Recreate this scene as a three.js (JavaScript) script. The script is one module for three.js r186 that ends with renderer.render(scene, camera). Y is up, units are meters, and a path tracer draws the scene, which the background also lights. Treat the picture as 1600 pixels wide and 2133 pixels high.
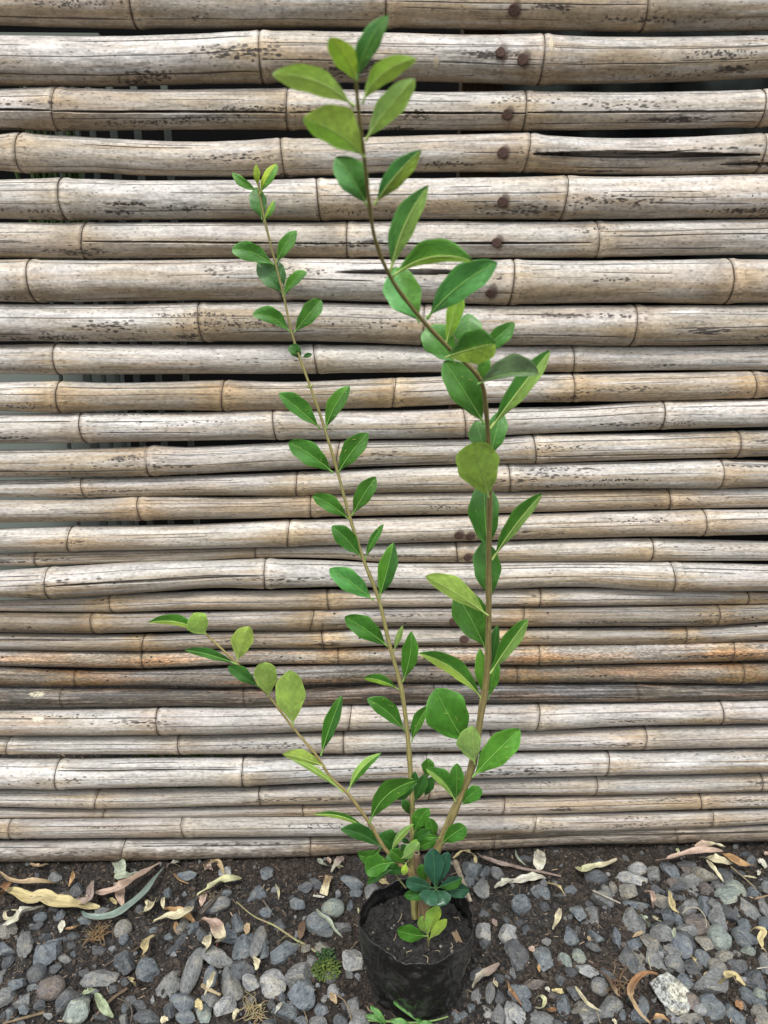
import * as THREE from 'three';
import { mergeGeometries, mergeVertices, toCreasedNormals } from 'three/addons/utils/BufferGeometryUtils.js';

// ---------------------------------------------------------------- camera, sky, sun, exposure
const scene = new THREE.Scene();
const camera = new THREE.PerspectiveCamera(67.3, 0.75, 0.02, 200);
camera.position.set(0, 0.735, 0.85);
camera.rotation.order = 'YXZ';
camera.rotation.set(THREE.MathUtils.degToRad(-17), THREE.MathUtils.degToRad(-1.5), 0);
camera.focus = 0.86; camera.userData.fStop = 11;
camera.updateMatrixWorld(true);
{
  const W = 256, H = 128, d = new Float32Array(W * H * 4);
  for (let j = 0; j < H; j++) for (let i = 0; i < W; i++) {
    const el = ((j + 0.5) / H - 0.5) * Math.PI, s = Math.sin(el), o = (j * W + i) * 4;
    const up = Math.max(0, s), k = s > 0 ? 0.56 + 0.78 * up : 0.5 * Math.max(0.25, 1 + s * 6);
    d[o] = k * (0.985 - 0.03 * up); d[o + 1] = k * 0.985; d[o + 2] = k * (0.965 + 0.08 * up); d[o + 3] = 1;
  }
  const t = new THREE.DataTexture(d, W, H, THREE.RGBAFormat, THREE.FloatType);
  t.mapping = THREE.EquirectangularReflectionMapping; t.magFilter = THREE.LinearFilter; t.minFilter = THREE.LinearFilter; t.needsUpdate = true;
  scene.background = t; scene.environment = t;
}
const sun = new THREE.DirectionalLight(new THREE.Color(1, 0.965, 0.91), 1.3);
sun.position.set(-0.5, 2.6, 1.7); sun.castShadow = true; sun.shadow.radius = 20;
sun.shadow.mapSize.set(2048, 2048);
Object.assign(sun.shadow.camera, { left: -1.2, right: 1.2, top: 1.2, bottom: -1.2, near: 0.1, far: 6 });
sun.name = 'sun'; scene.add(sun);
const renderer = new THREE.WebGLRenderer({ antialias: true });
renderer.toneMapping = THREE.LinearToneMapping;
renderer.toneMappingExposure = 1.86;
renderer.shadowMap.enabled = true;

// ---------------------------------------------------------------- helpers
let seed = 12345;
const rnd = () => { seed = (seed + 0x6d2b79f5) | 0; let t = Math.imul(seed ^ (seed >>> 15), 1 | seed); t = (t + Math.imul(t ^ (t >>> 7), 61 | t)) ^ t; return ((t ^ (t >>> 14)) >>> 0) / 4294967296; };
const rr = (a, b) => a + (b - a) * rnd();
const V3 = (x, y, z) => new THREE.Vector3(x, y, z);
const clamp = (x, a = 0, b = 1) => Math.min(b, Math.max(a, x)), mix = (a, b, t) => a + (b - a) * t;
const sstep = (a, b, x) => { const t = clamp((x - a) / (b - a)); return t * t * (3 - 2 * t); };
const h2 = (x, y) => { let h = Math.imul(x | 0, 374761393) + Math.imul(y | 0, 668265263); h = Math.imul(h ^ (h >>> 13), 1274126177); return ((h ^ (h >>> 16)) >>> 0) / 4294967296; };
const vn = (x, y) => {
  const i = Math.floor(x), j = Math.floor(y), fx = x - i, fy = y - j, u = fx * fx * (3 - 2 * fx), v = fy * fy * (3 - 2 * fy);
  const a = h2(i, j), b = h2(i + 1, j), c = h2(i, j + 1), d = h2(i + 1, j + 1);
  return a + (b - a) * u + (c - a) * v + (a - b - c + d) * u * v;
};
const fbm = (x, y, n = 4) => { let s = 0, a = 0.5, t = 0; for (let k = 0; k < n; k++) { s += a * vn(x, y); t += a; x = x * 2.03 + 17.3; y = y * 2.03 + 9.1; a *= 0.5; } return s / t; };
const vn3 = (x, y, z) => (vn(x + z * 3.1, y + 5.2) + vn(y + x * 0.7 + 31, z - 7.7) + vn(z + 91, x + y * 0.4 + 13)) / 3;
// pixels of the 1600 x 2133 photograph seen from the camera's place, met with a plane of the real place
const CP = camera.position, FP = 1066.5 / Math.tan(THREE.MathUtils.degToRad(67.3 / 2)), PX0 = 800, PY0 = 1066.5;
const ray = (px, py) => V3((px - PX0) / FP, -(py - PY0) / FP, -1).applyQuaternion(camera.quaternion);
const onZ = (px, py, z) => { const d = ray(px, py); return d.multiplyScalar((z - CP.z) / d.z).add(CP); };
const onY = (px, py, y) => { const d = ray(px, py); return d.multiplyScalar((y - CP.y) / d.y).add(CP); };
const FWD = V3(0, 0, -1).applyQuaternion(camera.quaternion);
const mpp = (p) => p.clone().sub(CP).dot(FWD) / FP;           // metres per photograph pixel at a point
const lin2b = new Uint8Array(4097);
for (let i = 0; i <= 4096; i++) { const l = i / 4096; lin2b[i] = Math.round(255 * (l < 0.0031308 ? 12.92 * l : 1.055 * Math.pow(l, 1 / 2.4) - 0.055)); }
const toB = (l) => lin2b[Math.round(clamp(l) * 4096)];
function dataTex(W, H, fn, wrap = true) {
  const a = new Uint8Array(W * H * 4);
  for (let j = 0; j < H; j++) for (let i = 0; i < W; i++) { const c = fn(i, j), o = (j * W + i) * 4; a[o] = toB(c[0]); a[o + 1] = toB(c[1]); a[o + 2] = toB(c[2]); a[o + 3] = 255; }
  return finishTex(a, W, H, wrap);
}
function finishTex(a, W, H, wrap) {
  const t = new THREE.DataTexture(a, W, H, THREE.RGBAFormat, THREE.UnsignedByteType);
  t.colorSpace = THREE.SRGBColorSpace; t.magFilter = THREE.LinearFilter; t.minFilter = THREE.LinearMipmapLinearFilter; t.generateMipmaps = true;
  t.wrapS = t.wrapT = wrap ? THREE.RepeatWrapping : THREE.ClampToEdgeWrapping; t.needsUpdate = true;
  return t;
}
const bumpOf = (t) => { const b = t.clone(); b.colorSpace = THREE.NoColorSpace; b.needsUpdate = true; return b; };
const names = {};
const numbered = (n) => { const k = names[n] = (names[n] ?? -1) + 1; return k ? n + '_' + String(k).padStart(3, '0') : n; };
function tag(o, label, category, group, kind) {
  if (label) o.userData.label = label; if (category) o.userData.category = category;
  if (group) o.userData.group = group; if (kind) o.userData.kind = kind; return o;
}
function mesh(name, geo, mat, parent, origin) {
  if (origin) geo.translate(-origin.x, -origin.y, -origin.z);
  const m = new THREE.Mesh(geo, mat); m.name = name; m.castShadow = m.receiveShadow = true; parent.add(m); return m;
}
function base(name, p, label, category, group) {
  const g = new THREE.Group(); g.name = numbered(name); g.position.copy(p); scene.add(g); return tag(g, label, category, group);
}
function single(name, geo, mat, p, label, category, group) {    // a thing that is one mesh, its origin at p
  const m = mesh(numbered(name), geo, mat, scene, p); m.position.copy(p); return tag(m, label, category, group);
}
// tube through points with a radius and a colour per point
function tube(pts, rad, seg = 8, col) {
  const n = pts.length, pos = [], idx = [], uv = [], cols = []; let ref = V3(0.31, 0.2, 1).normalize(), len = 0;
  for (let i = 0; i < n; i++) {
    const t = pts[Math.min(n - 1, i + 1)].clone().sub(pts[Math.max(0, i - 1)]).normalize();
    const a = ref.clone().sub(t.clone().multiplyScalar(ref.dot(t))).normalize(), b = V3().crossVectors(t, a); ref = a;
    if (i) len += pts[i].distanceTo(pts[i - 1]);
    const r = typeof rad === 'function' ? rad(i / (n - 1), i) : rad;
    for (let k = 0; k <= seg; k++) {
      const f = (k / seg) * Math.PI * 2, c = Math.cos(f) * r, s = Math.sin(f) * r;
      pos.push(pts[i].x + a.x * c + b.x * s, pts[i].y + a.y * c + b.y * s, pts[i].z + a.z * c + b.z * s); uv.push(len * 20, k / seg);
      if (col) cols.push(...col(i / (n - 1), i));
    }
  }
  for (let i = 0; i < n - 1; i++) for (let k = 0; k < seg; k++) { const p = i * (seg + 1) + k, q = p + seg + 1; idx.push(p, p + 1, q, q, p + 1, q + 1); }
  for (const [row, flip] of [[0, 1], [n - 1, 0]]) {
    const c = pos.length / 3; pos.push(pts[row].x, pts[row].y, pts[row].z); uv.push(0, 0); if (col) cols.push(...col(row / (n - 1), row));
    for (let k = 0; k < seg; k++) { const p = row * (seg + 1) + k; flip ? idx.push(c, p + 1, p) : idx.push(c, p, p + 1); }
  }
  const g = new THREE.BufferGeometry(); g.setAttribute('position', new THREE.Float32BufferAttribute(pos, 3)); g.setAttribute('uv', new THREE.Float32BufferAttribute(uv, 2));
  if (col) g.setAttribute('color', new THREE.Float32BufferAttribute(cols, 3));
  g.setIndex(idx); g.computeVertexNormals(); return g;
}
const spline = (pts, n) => new THREE.CatmullRomCurve3(pts, false, 'centripetal').getPoints(n);
// thin solid sheet of rows x columns: point(i, j) on its near side, far side a little along `back`
function sheet(n, m, point, back, color, thick) {
  const pos = [], uv = [], col = [], idx = [], A = (n + 1) * (m + 1), P = [];
  for (let i = 0; i <= n; i++) for (let j = 0; j <= m; j++) P.push(point(i / n, j / m));
  for (let side = 0; side < (thick ? 2 : 1); side++) P.forEach((p, k) => {
    const i = Math.floor(k / (m + 1)), j = k % (m + 1), b = side ? back(p).multiplyScalar(thick) : null;
    pos.push(p.x + (b ? b.x : 0), p.y + (b ? b.y : 0), p.z + (b ? b.z : 0)); uv.push(i / n, j / m); col.push(...color(i / n, j / m, side));
  });
  for (let i = 0; i < n; i++) for (let j = 0; j < m; j++) {
    const a = i * (m + 1) + j, b = a + 1, c = a + m + 1, d = c + 1;
    idx.push(a, b, c, c, b, d); if (thick) idx.push(A + a, A + c, A + b, A + b, A + c, A + d);
  }
  if (thick) for (let i = 0; i < n; i++) for (const j of [0, m]) { const a = i * (m + 1) + j, c = a + m + 1; j ? idx.push(a, A + a, c, c, A + a, A + c) : idx.push(a, c, A + a, c, A + c, A + a); }
  if (thick) for (let j = 0; j < m; j++) for (const i of [0, n]) { const a = i * (m + 1) + j, b = a + 1; i ? idx.push(a, b, A + a, b, A + b, A + a) : idx.push(a, A + a, b, b, A + a, A + b); }
  const g = new THREE.BufferGeometry(); g.setAttribute('position', new THREE.Float32BufferAttribute(pos, 3)); g.setAttribute('uv', new THREE.Float32BufferAttribute(uv, 2));
  g.setAttribute('color', new THREE.Float32BufferAttribute(col, 3)); g.setIndex(idx); g.computeVertexNormals(); return g;
}
const colour = (r, g, b) => new THREE.Color().setRGB(r, g, b);
const std = (c, roughness = 0.85, extra = {}) => new THREE.MeshStandardMaterial({ color: colour(...c), roughness, ...extra });

// ---------------------------------------------------------------- ground
const soilTex = (() => {
  const N = 1024, f = new Float32Array(N * N * 3), w2 = (q, m) => ((q % m) + m) % m;
  for (let j = 0; j < N; j++) for (let i = 0; i < N; i++) {
    const a = fbm(i / 90, j / 90, 4), b = vn(i / 4.2, j / 4.2), c = fbm(i / 11 + 40, j / 10, 3), w = sstep(0.42, 0.66, fbm(i / 150 + 8, j / 150, 3));
    const k = Math.max(0.005, 0.016 + 0.018 * (a - 0.4) + 0.026 * (b - 0.5) + 0.04 * (c - 0.5)), q = (j * N + i) * 3;
    f[q] = k * mix(1.1, 1.45, w); f[q + 1] = k * mix(1.0, 1.02, w); f[q + 2] = k * mix(0.92, 0.74, w);
  }
  const put = (x, y, c, d) => { const q = (w2(y | 0, N) * N + w2(x | 0, N)) * 3; for (let k = 0; k < 3; k++) f[q + k] = mix(f[q + k], c[k], d); };
  for (let n = 0; n < 5200; n++) {       // rootlets, bits of bark and straw trodden into the soil
    const x = rr(0, N), y = rr(0, N), a = rr(0, 6.28), l = rr(3, 22), lite = rnd() < 0.12 ? rr(0.12, 0.3) : rnd() < 0.5 ? rr(0.03, 0.09) : rr(0.004, 0.012), c = [lite * 1.2, lite * 0.88, lite * 0.62], wd = rr(0.8, 2);
    for (let t = 0; t < l; t += 0.7) for (let e = -wd; e <= wd; e += 0.8) put(x + Math.cos(a) * t - Math.sin(a) * e, y + Math.sin(a) * t + Math.cos(a) * e, c, 0.75);
  }
  for (let n = 0; n < 2600; n++) { const x = rr(0, N), y = rr(0, N), r = rr(1, 2.6), k = rnd() < 0.3 ? rr(0.14, 0.4) : rr(0.05, 0.12); for (let a = -r; a <= r; a++) for (let b = -r; b <= r; b++) if (a * a + b * b < r * r) put(x + a, y + b, [k, k, k * 0.98], 0.9); }
  const u = new Uint8Array(N * N * 4); for (let q = 0; q < N * N; q++) { u[q * 4] = toB(f[q * 3]); u[q * 4 + 1] = toB(f[q * 3 + 1]); u[q * 4 + 2] = toB(f[q * 3 + 2]); u[q * 4 + 3] = 255; }
  return finishTex(u, N, N, true);
})();
const gh = (x, z) => {
  const e = 1 - sstep(0.9, 1.6, Math.hypot(x, z));
  return e * (0.014 * (fbm(x * 9 + 3, z * 9 + 5, 3) - 0.5) + 0.011 * (fbm(x * 60, z * 60 + 9, 3) - 0.5) + 0.006 * (fbm(x * 160, z * 160, 2) - 0.5) - 0.011 * sstep(0.1, 0.0, z));
};
const soilMat = new THREE.MeshStandardMaterial({ map: soilTex, bumpMap: bumpOf(soilTex), bumpScale: 0.009, roughness: 0.95 });
let ground;
{
  const axis = (fine, far, n, m) => { const a = []; for (let i = m; i >= 1; i--) a.push(-fine - Math.pow(i / m, 3) * (far - fine)); for (let i = 0; i <= n; i++) a.push(-fine + (2 * fine * i) / n); for (let i = 1; i <= m; i++) a.push(fine + Math.pow(i / m, 3) * (far - fine)); return a; };
  const xs = axis(0.78, 90, 430, 22), zs = axis(0.55, 90, 260, 22), pos = [], uv = [], idx = [], n = zs.length;
  for (const x of xs) for (const z0 of zs) { const z = z0 + 0.2; pos.push(x, gh(x, z), z); uv.push(x / 0.46, z / 0.46); }
  for (let i = 0; i < xs.length - 1; i++) for (let j = 0; j < n - 1; j++) { const a = i * n + j; idx.push(a, a + 1, a + n, a + 1, a + n + 1, a + n); }
  const g = new THREE.BufferGeometry(); g.setAttribute('position', new THREE.Float32BufferAttribute(pos, 3)); g.setAttribute('uv', new THREE.Float32BufferAttribute(uv, 2)); g.setIndex(idx); g.computeVertexNormals();
  ground = mesh('ground', g, soilMat, scene); tag(ground, 'dark brown soil strewn with grey gravel in front of the bamboo fence', 'ground', null, 'structure');
}

// ---------------------------------------------------------------- bamboo fence
const fence = base('bamboo_fence', V3(0, 0, 0), 'weathered fence of grey beige bamboo poles nailed across a wooden post', 'fence');
const ZB = -0.024;                                            // where the poles' backs lie against the post
const X0 = -150, X1 = 1750;
function curveOf(str) {
  const k = str.trim().split(/\s+/).map((s) => s.split(':').map(Number));
  const m = k.map((p, i) => { const a = k[Math.max(0, i - 1)], b = k[Math.min(k.length - 1, i + 1)]; return (b[1] - a[1]) / (b[0] - a[0] || 1); });
  return (x) => {
    if (x <= k[0][0]) return k[0][1] + clamp(m[0], -0.02, 0.02) * (x - k[0][0]);
    const L = k.length - 1; if (x >= k[L][0]) return k[L][1] + clamp(m[L], -0.04, 0.02) * (x - k[L][0]);
    let i = 0; while (k[i + 1][0] < x) i++;
    const d = k[i + 1][0] - k[i][0], t = (x - k[i][0]) / d, t2 = t * t, t3 = t2 * t;
    return (2 * t3 - 3 * t2 + 1) * k[i][1] + (t3 - 2 * t2 + t) * d * m[i] + (-2 * t3 + 3 * t2) * k[i + 1][1] + (t3 - t2) * d * m[i + 1];
  };
}
function section(top, bot, x) {                               // axis point and radius of a pole at photograph column x
  const a = ray(x, top(x)), b = ray(x, bot(x)), ea = Math.atan2(a.y, -a.z), eb = Math.atan2(b.y, -b.z), e = (ea + eb) / 2, half = Math.abs(ea - eb) / 2;
  let z = 0, r = 0.02, p;
  for (let k = 0; k < 4; k++) {
    const m = ray(x, (top(x) + bot(x)) / 2), s = (CP.z - z);
    p = V3(CP.x + (m.x / -m.z) * s, CP.y + Math.tan(e) * s, z);
    r = Math.hypot(p.y - CP.y, s) * Math.sin(half); z = ZB + r;
  }
  return { p, r };
}
const PW = 2048, PH = 256, SPAN = 200;
function poleTexture(id, nodes, phiV, o, yOf) {
  const { tan, dark, mould, white, orange, pink } = o, f = new Float32Array(PW * PH * 3), ox = id * 37.7;
  const colX = (i) => X0 + (X1 - X0) * ((i + 0.5) / PW), iOf = (x) => ((x - X0) / (X1 - X0)) * PW;
  const segTint = nodes.concat([1e9]).map(() => [rr(0.88, 1.08), rr(-0.2, 0.2)]);
  for (let i = 0; i < PW; i++) {
    const x = colX(i); let seg = 0; while (seg < nodes.length && nodes[seg] < x) seg++;
    let dn = 1e9, sd = 0; for (const n of nodes) if (Math.abs(x - n) < Math.abs(dn)) { dn = x - n; }
    sd = dn; dn = Math.abs(dn);
    const st = segTint[seg], nodeLight = Math.exp(-((dn / 22) ** 2)), nodeTan = Math.exp(-((dn / 60) ** 2)), ax = x + ox * 100;
    for (let j = 0; j < PH; j++) {
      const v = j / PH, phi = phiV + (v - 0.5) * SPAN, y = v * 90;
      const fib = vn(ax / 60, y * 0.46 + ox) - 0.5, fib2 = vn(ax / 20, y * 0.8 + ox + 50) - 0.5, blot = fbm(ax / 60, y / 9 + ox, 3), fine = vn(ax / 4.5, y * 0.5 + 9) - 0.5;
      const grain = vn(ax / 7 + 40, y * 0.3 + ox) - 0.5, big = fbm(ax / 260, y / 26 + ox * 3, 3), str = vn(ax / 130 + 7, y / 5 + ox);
      let bleachAndShade = clamp(0.5 + 0.55 * (1 - tan) - 0.45 * tan + 0.0055 * (phi - 12) + 1.2 * (big - 0.5) + st[1] - 0.3 * nodeTan * rr(0.98, 1.02) + 0.7 * (str - 0.5));  // weather bleaching plus painted shading, paler above and browner below
      let R = mix(0.37, 0.54, bleachAndShade), G = mix(0.288, 0.514, bleachAndShade), B = mix(0.19, 0.475, bleachAndShade);
      const pk = pink * sstep(0.42, 0.68, fbm(ax / 150 + 31, y / 30 + ox, 2)); R *= 1 + 0.025 * pk; G *= 1 - 0.018 * pk; B *= 1 + 0.0 * pk;
      const og = orange * sstep(0.3, 0.9, nodeTan * 0.8 + (0.62 - v) * 0.8 + (blot - 0.5)); R *= 1 + 0.12 * og; G *= 1 - 0.1 * og; B *= 1 - 0.45 * og;
      let k = st[0] * (o.dim ?? 0.94) * (1 + 0.26 * fib + 0.24 * fib2 + 0.3 * fine + 0.3 * grain + 0.5 * (blot - 0.5)) * (1 + 0.14 * nodeLight);
      const stain = sstep(0.56, 0.72, fbm(ax / 38 + 11, y / 3.4 + ox, 3)) * sstep(0.4, 0.62, big + 0.1 * (mould - 0.5)); k *= 1 - 0.26 * stain * mould;
      const dk = dark * sstep(0.62 - 0.45 * dark, 0.95 - 0.3 * dark, fbm(ax / 120 + 71, y / 22 + ox, 4) + 0.28); k *= 1 - 0.78 * dk; B *= 1 + 0.12 * dk; G *= 1 + 0.04 * dk;
      if (white > 0) { const w = white * sstep(0.42, 0.8, 0.55 * fbm(ax / 90 + 3, y / 7 + ox, 4) + 0.45 * str); R = mix(R, 0.62, w); G = mix(G, 0.61, w); B = mix(B, 0.6, w); }
      const dirt = vn(ax / 7, y / 2.4 + ox), band = Math.exp(-(((sd - 13) / 8) ** 2)); k *= (1 - 0.35 * Math.exp(-((dn / 4.5) ** 2))) * (1 + 0.2 * band * (1.3 * dirt - 0.2)) * (1 - 0.45 * sstep(0.66, 0.8, dirt) * Math.exp(-(((sd - 16) / 12) ** 2))) * (1 - 0.16 * Math.exp(-(((sd + 24) / 16) ** 2)) * vn(ax / 20, y / 4));
      if (o.chalk) { const w = o.chalk * clamp(sstep(0.52, 0.78, fbm(ax / 46 + 5, y / 5.5 + ox, 4)) + 0.5 * sstep(0.62, 0.9, str)), bn = sstep(0.5, 0.7, fbm(ax / 140 + 50, y / 20 + ox, 3)); k = mix(k, 0.85, w * 0.5) * (1 + 0.7 * fine); R *= 1 + 0.25 * bn; B *= 1 - 0.18 * bn; }
      if (o.mud) { const m = o.mud * sstep(0.5, 0.12, v - 0.22 + 0.5 * (fbm(ax / 26, y / 7, 3) - 0.5)) * (0.55 + 0.6 * dirt); R = mix(R, 0.085, m); G = mix(G, 0.062, m); B = mix(B, 0.045, m); }
      const q = (j * PW + i) * 3; f[q] = R * k; f[q + 1] = G * k; f[q + 2] = B * k;
    }
  }
  const dab = (i, j, ri, rj, d, c) => {
    for (let a = Math.max(0, Math.floor(i - ri)); a <= Math.min(PW - 1, i + ri); a++) for (let b = Math.max(0, Math.floor(j - rj)); b <= Math.min(PH - 1, j + rj); b++) {
      const e = ((a - i) / ri) ** 2 + ((b - j) / rj) ** 2; if (e > 1) continue; const w = d * (1 - e * e), q = (b * PW + a) * 3;
      for (let s = 0; s < 3; s++) f[q + s] = mix(f[q + s], c[s], w);
    }
  };
  // mildew: clusters of dark specks, mostly low on the pole
  const clusters = Math.round(2 + 13 * mould);
  for (let c = 0; c < clusters; c++) {
    const ci = rr(0, PW), cj = PH * clamp(0.3 + 0.22 * (rnd() + rnd() - 1) + (rnd() < 0.25 ? 0.3 : 0)), n = Math.round(rr(8, 60) * (0.5 + mould)), w = rr(40, 190), hgt = rr(10, 34), el = rr(0.8, 2.2);
    for (let s = 0; s < n; s++) { const q = (rnd() + rnd() + rnd() - 1.5) / 1.5, q2 = (rnd() + rnd() + rnd() - 1.5) / 1.5; dab(ci + q * w, cj + q2 * hgt, rr(1.6, 4.2) * el, rr(2.6, 6.5), rr(0.4, 0.95), [0.04, 0.031, 0.026]); }
  }
  for (let s = 0; s < 900; s++) dab(rr(0, PW), rr(0, PH), rr(1.2, 5), rr(2.2, 5), rr(0.15, 0.6), [0.06, 0.045, 0.035]);
  if (o.holes) for (let s = 0; s < 9; s++) dab(rr(100, PW - 100), rr(0.25, 0.8) * PH, 3.4, 9, 1, [0.004, 0.004, 0.004]);
  // long drying cracks between the nodes
  const ends = [X0, ...nodes, X1]; let shared = [rr(0.28, 0.42), rr(0.5, 0.66), rr(0.72, 0.86)];
  const crack = (xa, xb, va, vb, w, d) => {
    const ia = Math.round(iOf(xa)), ib = Math.round(iOf(xb)), ph = rr(0, 99);
    for (let i = Math.max(0, ia); i < Math.min(PW, ib); i++) {
      const t = (i - ia) / (ib - ia), c = (mix(va, vb, t) + 0.016 * (vn(i / 90 + ph, 3) - 0.5)) * PH, ww = w * (0.55 + 0.75 * vn(i / 40 + ph, 8)) * Math.min(1, 6 * t + 0.3, 6 * (1 - t) + 0.3);
      for (let j = Math.max(0, Math.floor(c - ww - 1)); j <= Math.min(PH - 1, c + ww + 1); j++) { const e = d * clamp(1.15 - Math.abs(j - c) / ww), q = (j * PW + i) * 3; f[q] = mix(f[q], 0.02, e); f[q + 1] = mix(f[q + 1], 0.014, e); f[q + 2] = mix(f[q + 2], 0.01, e); }
      const jl = Math.floor(c - ww - 2); if (jl > 0) for (let s = 0; s < 3; s++) f[(jl * PW + i) * 3 + s] *= 1.1;  // highlight painted along the lower lip of the crack
    }
  };
  for (let k = 0; k < ends.length - 1; k++) {
    const a = ends[k] + 3, b = ends[k + 1] - 3;
    shared = shared.map((v) => (rnd() < 0.45 ? v + rr(-0.02, 0.02) : clamp(v + rr(-0.14, 0.14), 0.16, 0.9)));
    shared.forEach((v, q) => { if (rnd() < 0.8) { const full = rnd() < 0.6, l = b - a, s = full ? a : a + rr(0, 0.45) * l, e = full ? b : Math.min(b, s + rr(0.3, 0.6) * l); crack(s, e, v + rr(-0.02, 0.02), v + rr(-0.02, 0.02), rr(2, 4.6), rr(0.7, 1)); } });
    for (let s = 0; s < 4; s++) { const l = rr(30, 200), p = rr(a, b - l), v = rr(0.15, 0.9); crack(p, Math.min(b, p + l), v, v + rr(-0.01, 0.01), rr(1.6, 3), rr(0.35, 0.85)); }
  }
  for (const [xa, xb, ya, yb, w] of o.splits ?? []) crack(xa, xb, yOf(xa, ya), yOf(xb, yb), w * 1.5 + 2, 0.97);
  for (const [nx, ny] of o.rust) {                             // rust that ran out of the nail holes
    const i = iOf(nx), j = yOf(nx, ny) * PH; dab(i, j, 19, 48, 0.22, [0.24, 0.16, 0.1]); dab(i, j, 12, 34, 0.8, [0.05, 0.03, 0.02]);
    dab(i + rr(-3, 3), j - 46, 5, 46, 0.25, [0.16, 0.09, 0.055]); crack(nx - rr(30, 90), nx + rr(20, 60), j / PH, j / PH, 2.6, 0.8);
  }
  for (const [sx, sy, w, h, c] of o.spots ?? []) {              // patches of dried paint, knots
    const i0 = iOf(sx), vv = yOf(sx, sy) * PH;
    for (let s = 0; s < 60; s++) { const a = rr(0, 6.283), q = Math.sqrt(rnd()); dab(i0 + Math.cos(a) * q * w * 0.75, vv + Math.sin(a) * q * h * 2, rr(1.5, w * 0.22), rr(3, h * 0.7), rr(0.3, 0.8), c); }
  }
  const a8 = new Uint8Array(PW * PH * 4);
  for (let q = 0; q < PW * PH; q++) { a8[q * 4] = toB(f[q * 3]); a8[q * 4 + 1] = toB(f[q * 3 + 1]); a8[q * 4 + 2] = toB(f[q * 3 + 2]); a8[q * 4 + 3] = 255; }
  return finishTex(a8, PW, PH, false);
}
const ringMat = std([0.075, 0.05, 0.034], 0.9), knotMat = std([0.3, 0.23, 0.16], 0.9);
const NAILS = [[1070, 20, 25], [1042, 110, 21], [1088, 124, 24], [1056, 238, 23], [1047, 318, 23], [1046, 420, 22], [1034, 505, 21], [1021, 609, 21], [955, 1114, 19], [978, 1116, 18], [974, 1160, 17], [945, 1294, 20], [966, 1331, 18]];
const poles = [];
let poleId = 0;
function pole(topS, botS, nodeS, o = {}) {
  const id = ++poleId; seed = 1000 + id * 7919;
  const top = curveOf(topS), bot = curveOf(botS), nodes = nodeS.split(' ').map(Number);
  o = { tan: 0.45, dark: 0.12, mould: 0.4, white: 0.15, orange: 0.12, pink: 0.5, ...o };
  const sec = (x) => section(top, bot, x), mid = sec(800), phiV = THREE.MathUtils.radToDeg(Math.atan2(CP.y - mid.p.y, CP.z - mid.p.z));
  const step = o.splits ? 5 : 9, xs = []; for (let x = X0; x <= X1 + 1; x += step) xs.push(x);
  for (const n of nodes) for (const d of [-9, -4.5, -2, 0, 2, 4.5, 9]) xs.push(n + d + 0.01); xs.sort((a, b) => a - b);
  const S = o.splits ? 150 : 40, pos = [], uv = [], idx = [], lean = nodes.map(() => rr(-4, 6));
  const S0 = xs.map(sec), W = S + 1;
  // how far round the pole a photograph row lies at column x
  const phiOf = (x, y) => { const s = sec(x), m = (top(x) + bot(x)) / 2, h = (bot(x) - top(x)) / 2; return phiV + THREE.MathUtils.radToDeg(Math.asin(clamp((m - y) / h, -0.98, 0.98))); };
  const tt = (i) => { const a = S0[Math.max(0, i - 3)].p, b = S0[Math.min(S0.length - 1, i + 3)].p; return b.clone().sub(a).normalize(); };
  xs.forEach((x, i) => {
    const { p, r } = S0[i], t = tt(i), fr = V3().crossVectors(t, V3(0, 1, 0)).normalize(), up = V3().crossVectors(fr, t);
    for (let k = 0; k < W; k++) {
      const phi = -180 + (360 * k) / S + phiV, a = THREE.MathUtils.degToRad(phi);
      let q = r * (1 + 0.02 * (vn(x / 130 + id * 9, Math.sin(a) * 2 + 5) - 0.5) + 0.016 * (vn(x / 40 + id, Math.sin(a) * 3 + 9) - 0.5));
      nodes.forEach((n, m) => { const d = x - n - lean[m] * Math.sin(a); if (Math.abs(d) < 90) q *= 1 + 0.045 * Math.exp(-(((d - 5) / 15) ** 2)) + 0.02 * Math.exp(-(((d - 12) / 4) ** 2)) - 0.06 * Math.exp(-((d / 3) ** 2)) + (d < 0 ? 0.012 : -0.012) * (1 - Math.abs(d) / 90); });
      for (const [xa, xb, ya, yb, wMax, xw] of o.splits ?? []) if (x > xa && x < xb) {
        const u = (x - xa) / (xb - xa), w = wMax * Math.pow(Math.min(1, u / xw, (1 - u) / (1 - xw)), 0.8), c = phiOf(x, mix(ya, yb, u)), hw = (w / (bot(x) - top(x))) * 80 + 1;
        const e = Math.abs(phi - c) / hw; if (e < 1) q -= r * 0.42 * Math.sqrt(1 - e * e) * clamp(w / 5, 0.25, 1); else if (e < 3) q += r * 0.02 * (3 - e) / 2;
      }
      const c = Math.cos(a) * q, s = Math.sin(a) * q; let v = 0.5 + (phi - phiV) / SPAN; v = v < 0 ? -v : v > 1 ? 2 - v : v;
      pos.push(p.x + fr.x * c + up.x * s, p.y + fr.y * c + up.y * s, p.z + fr.z * c + up.z * s); uv.push((x - X0) / (X1 - X0), v);
    }
  });
  for (let i = 0; i < xs.length - 1; i++) for (let k = 0; k < S; k++) { const a = i * W + k, b = a + W; idx.push(a, b, a + 1, b, b + 1, a + 1); }
  const g = new THREE.BufferGeometry(); g.setAttribute('position', new THREE.Float32BufferAttribute(pos, 3)); g.setAttribute('uv', new THREE.Float32BufferAttribute(uv, 2)); g.setIndex(idx); g.computeVertexNormals();
  o.rust = NAILS.filter(([x, y]) => y > top(x) - 2 && y < bot(x) + 1);
  const vOf = (x, y) => 0.5 + (phiOf(x, y) - phiV) / SPAN;
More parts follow.
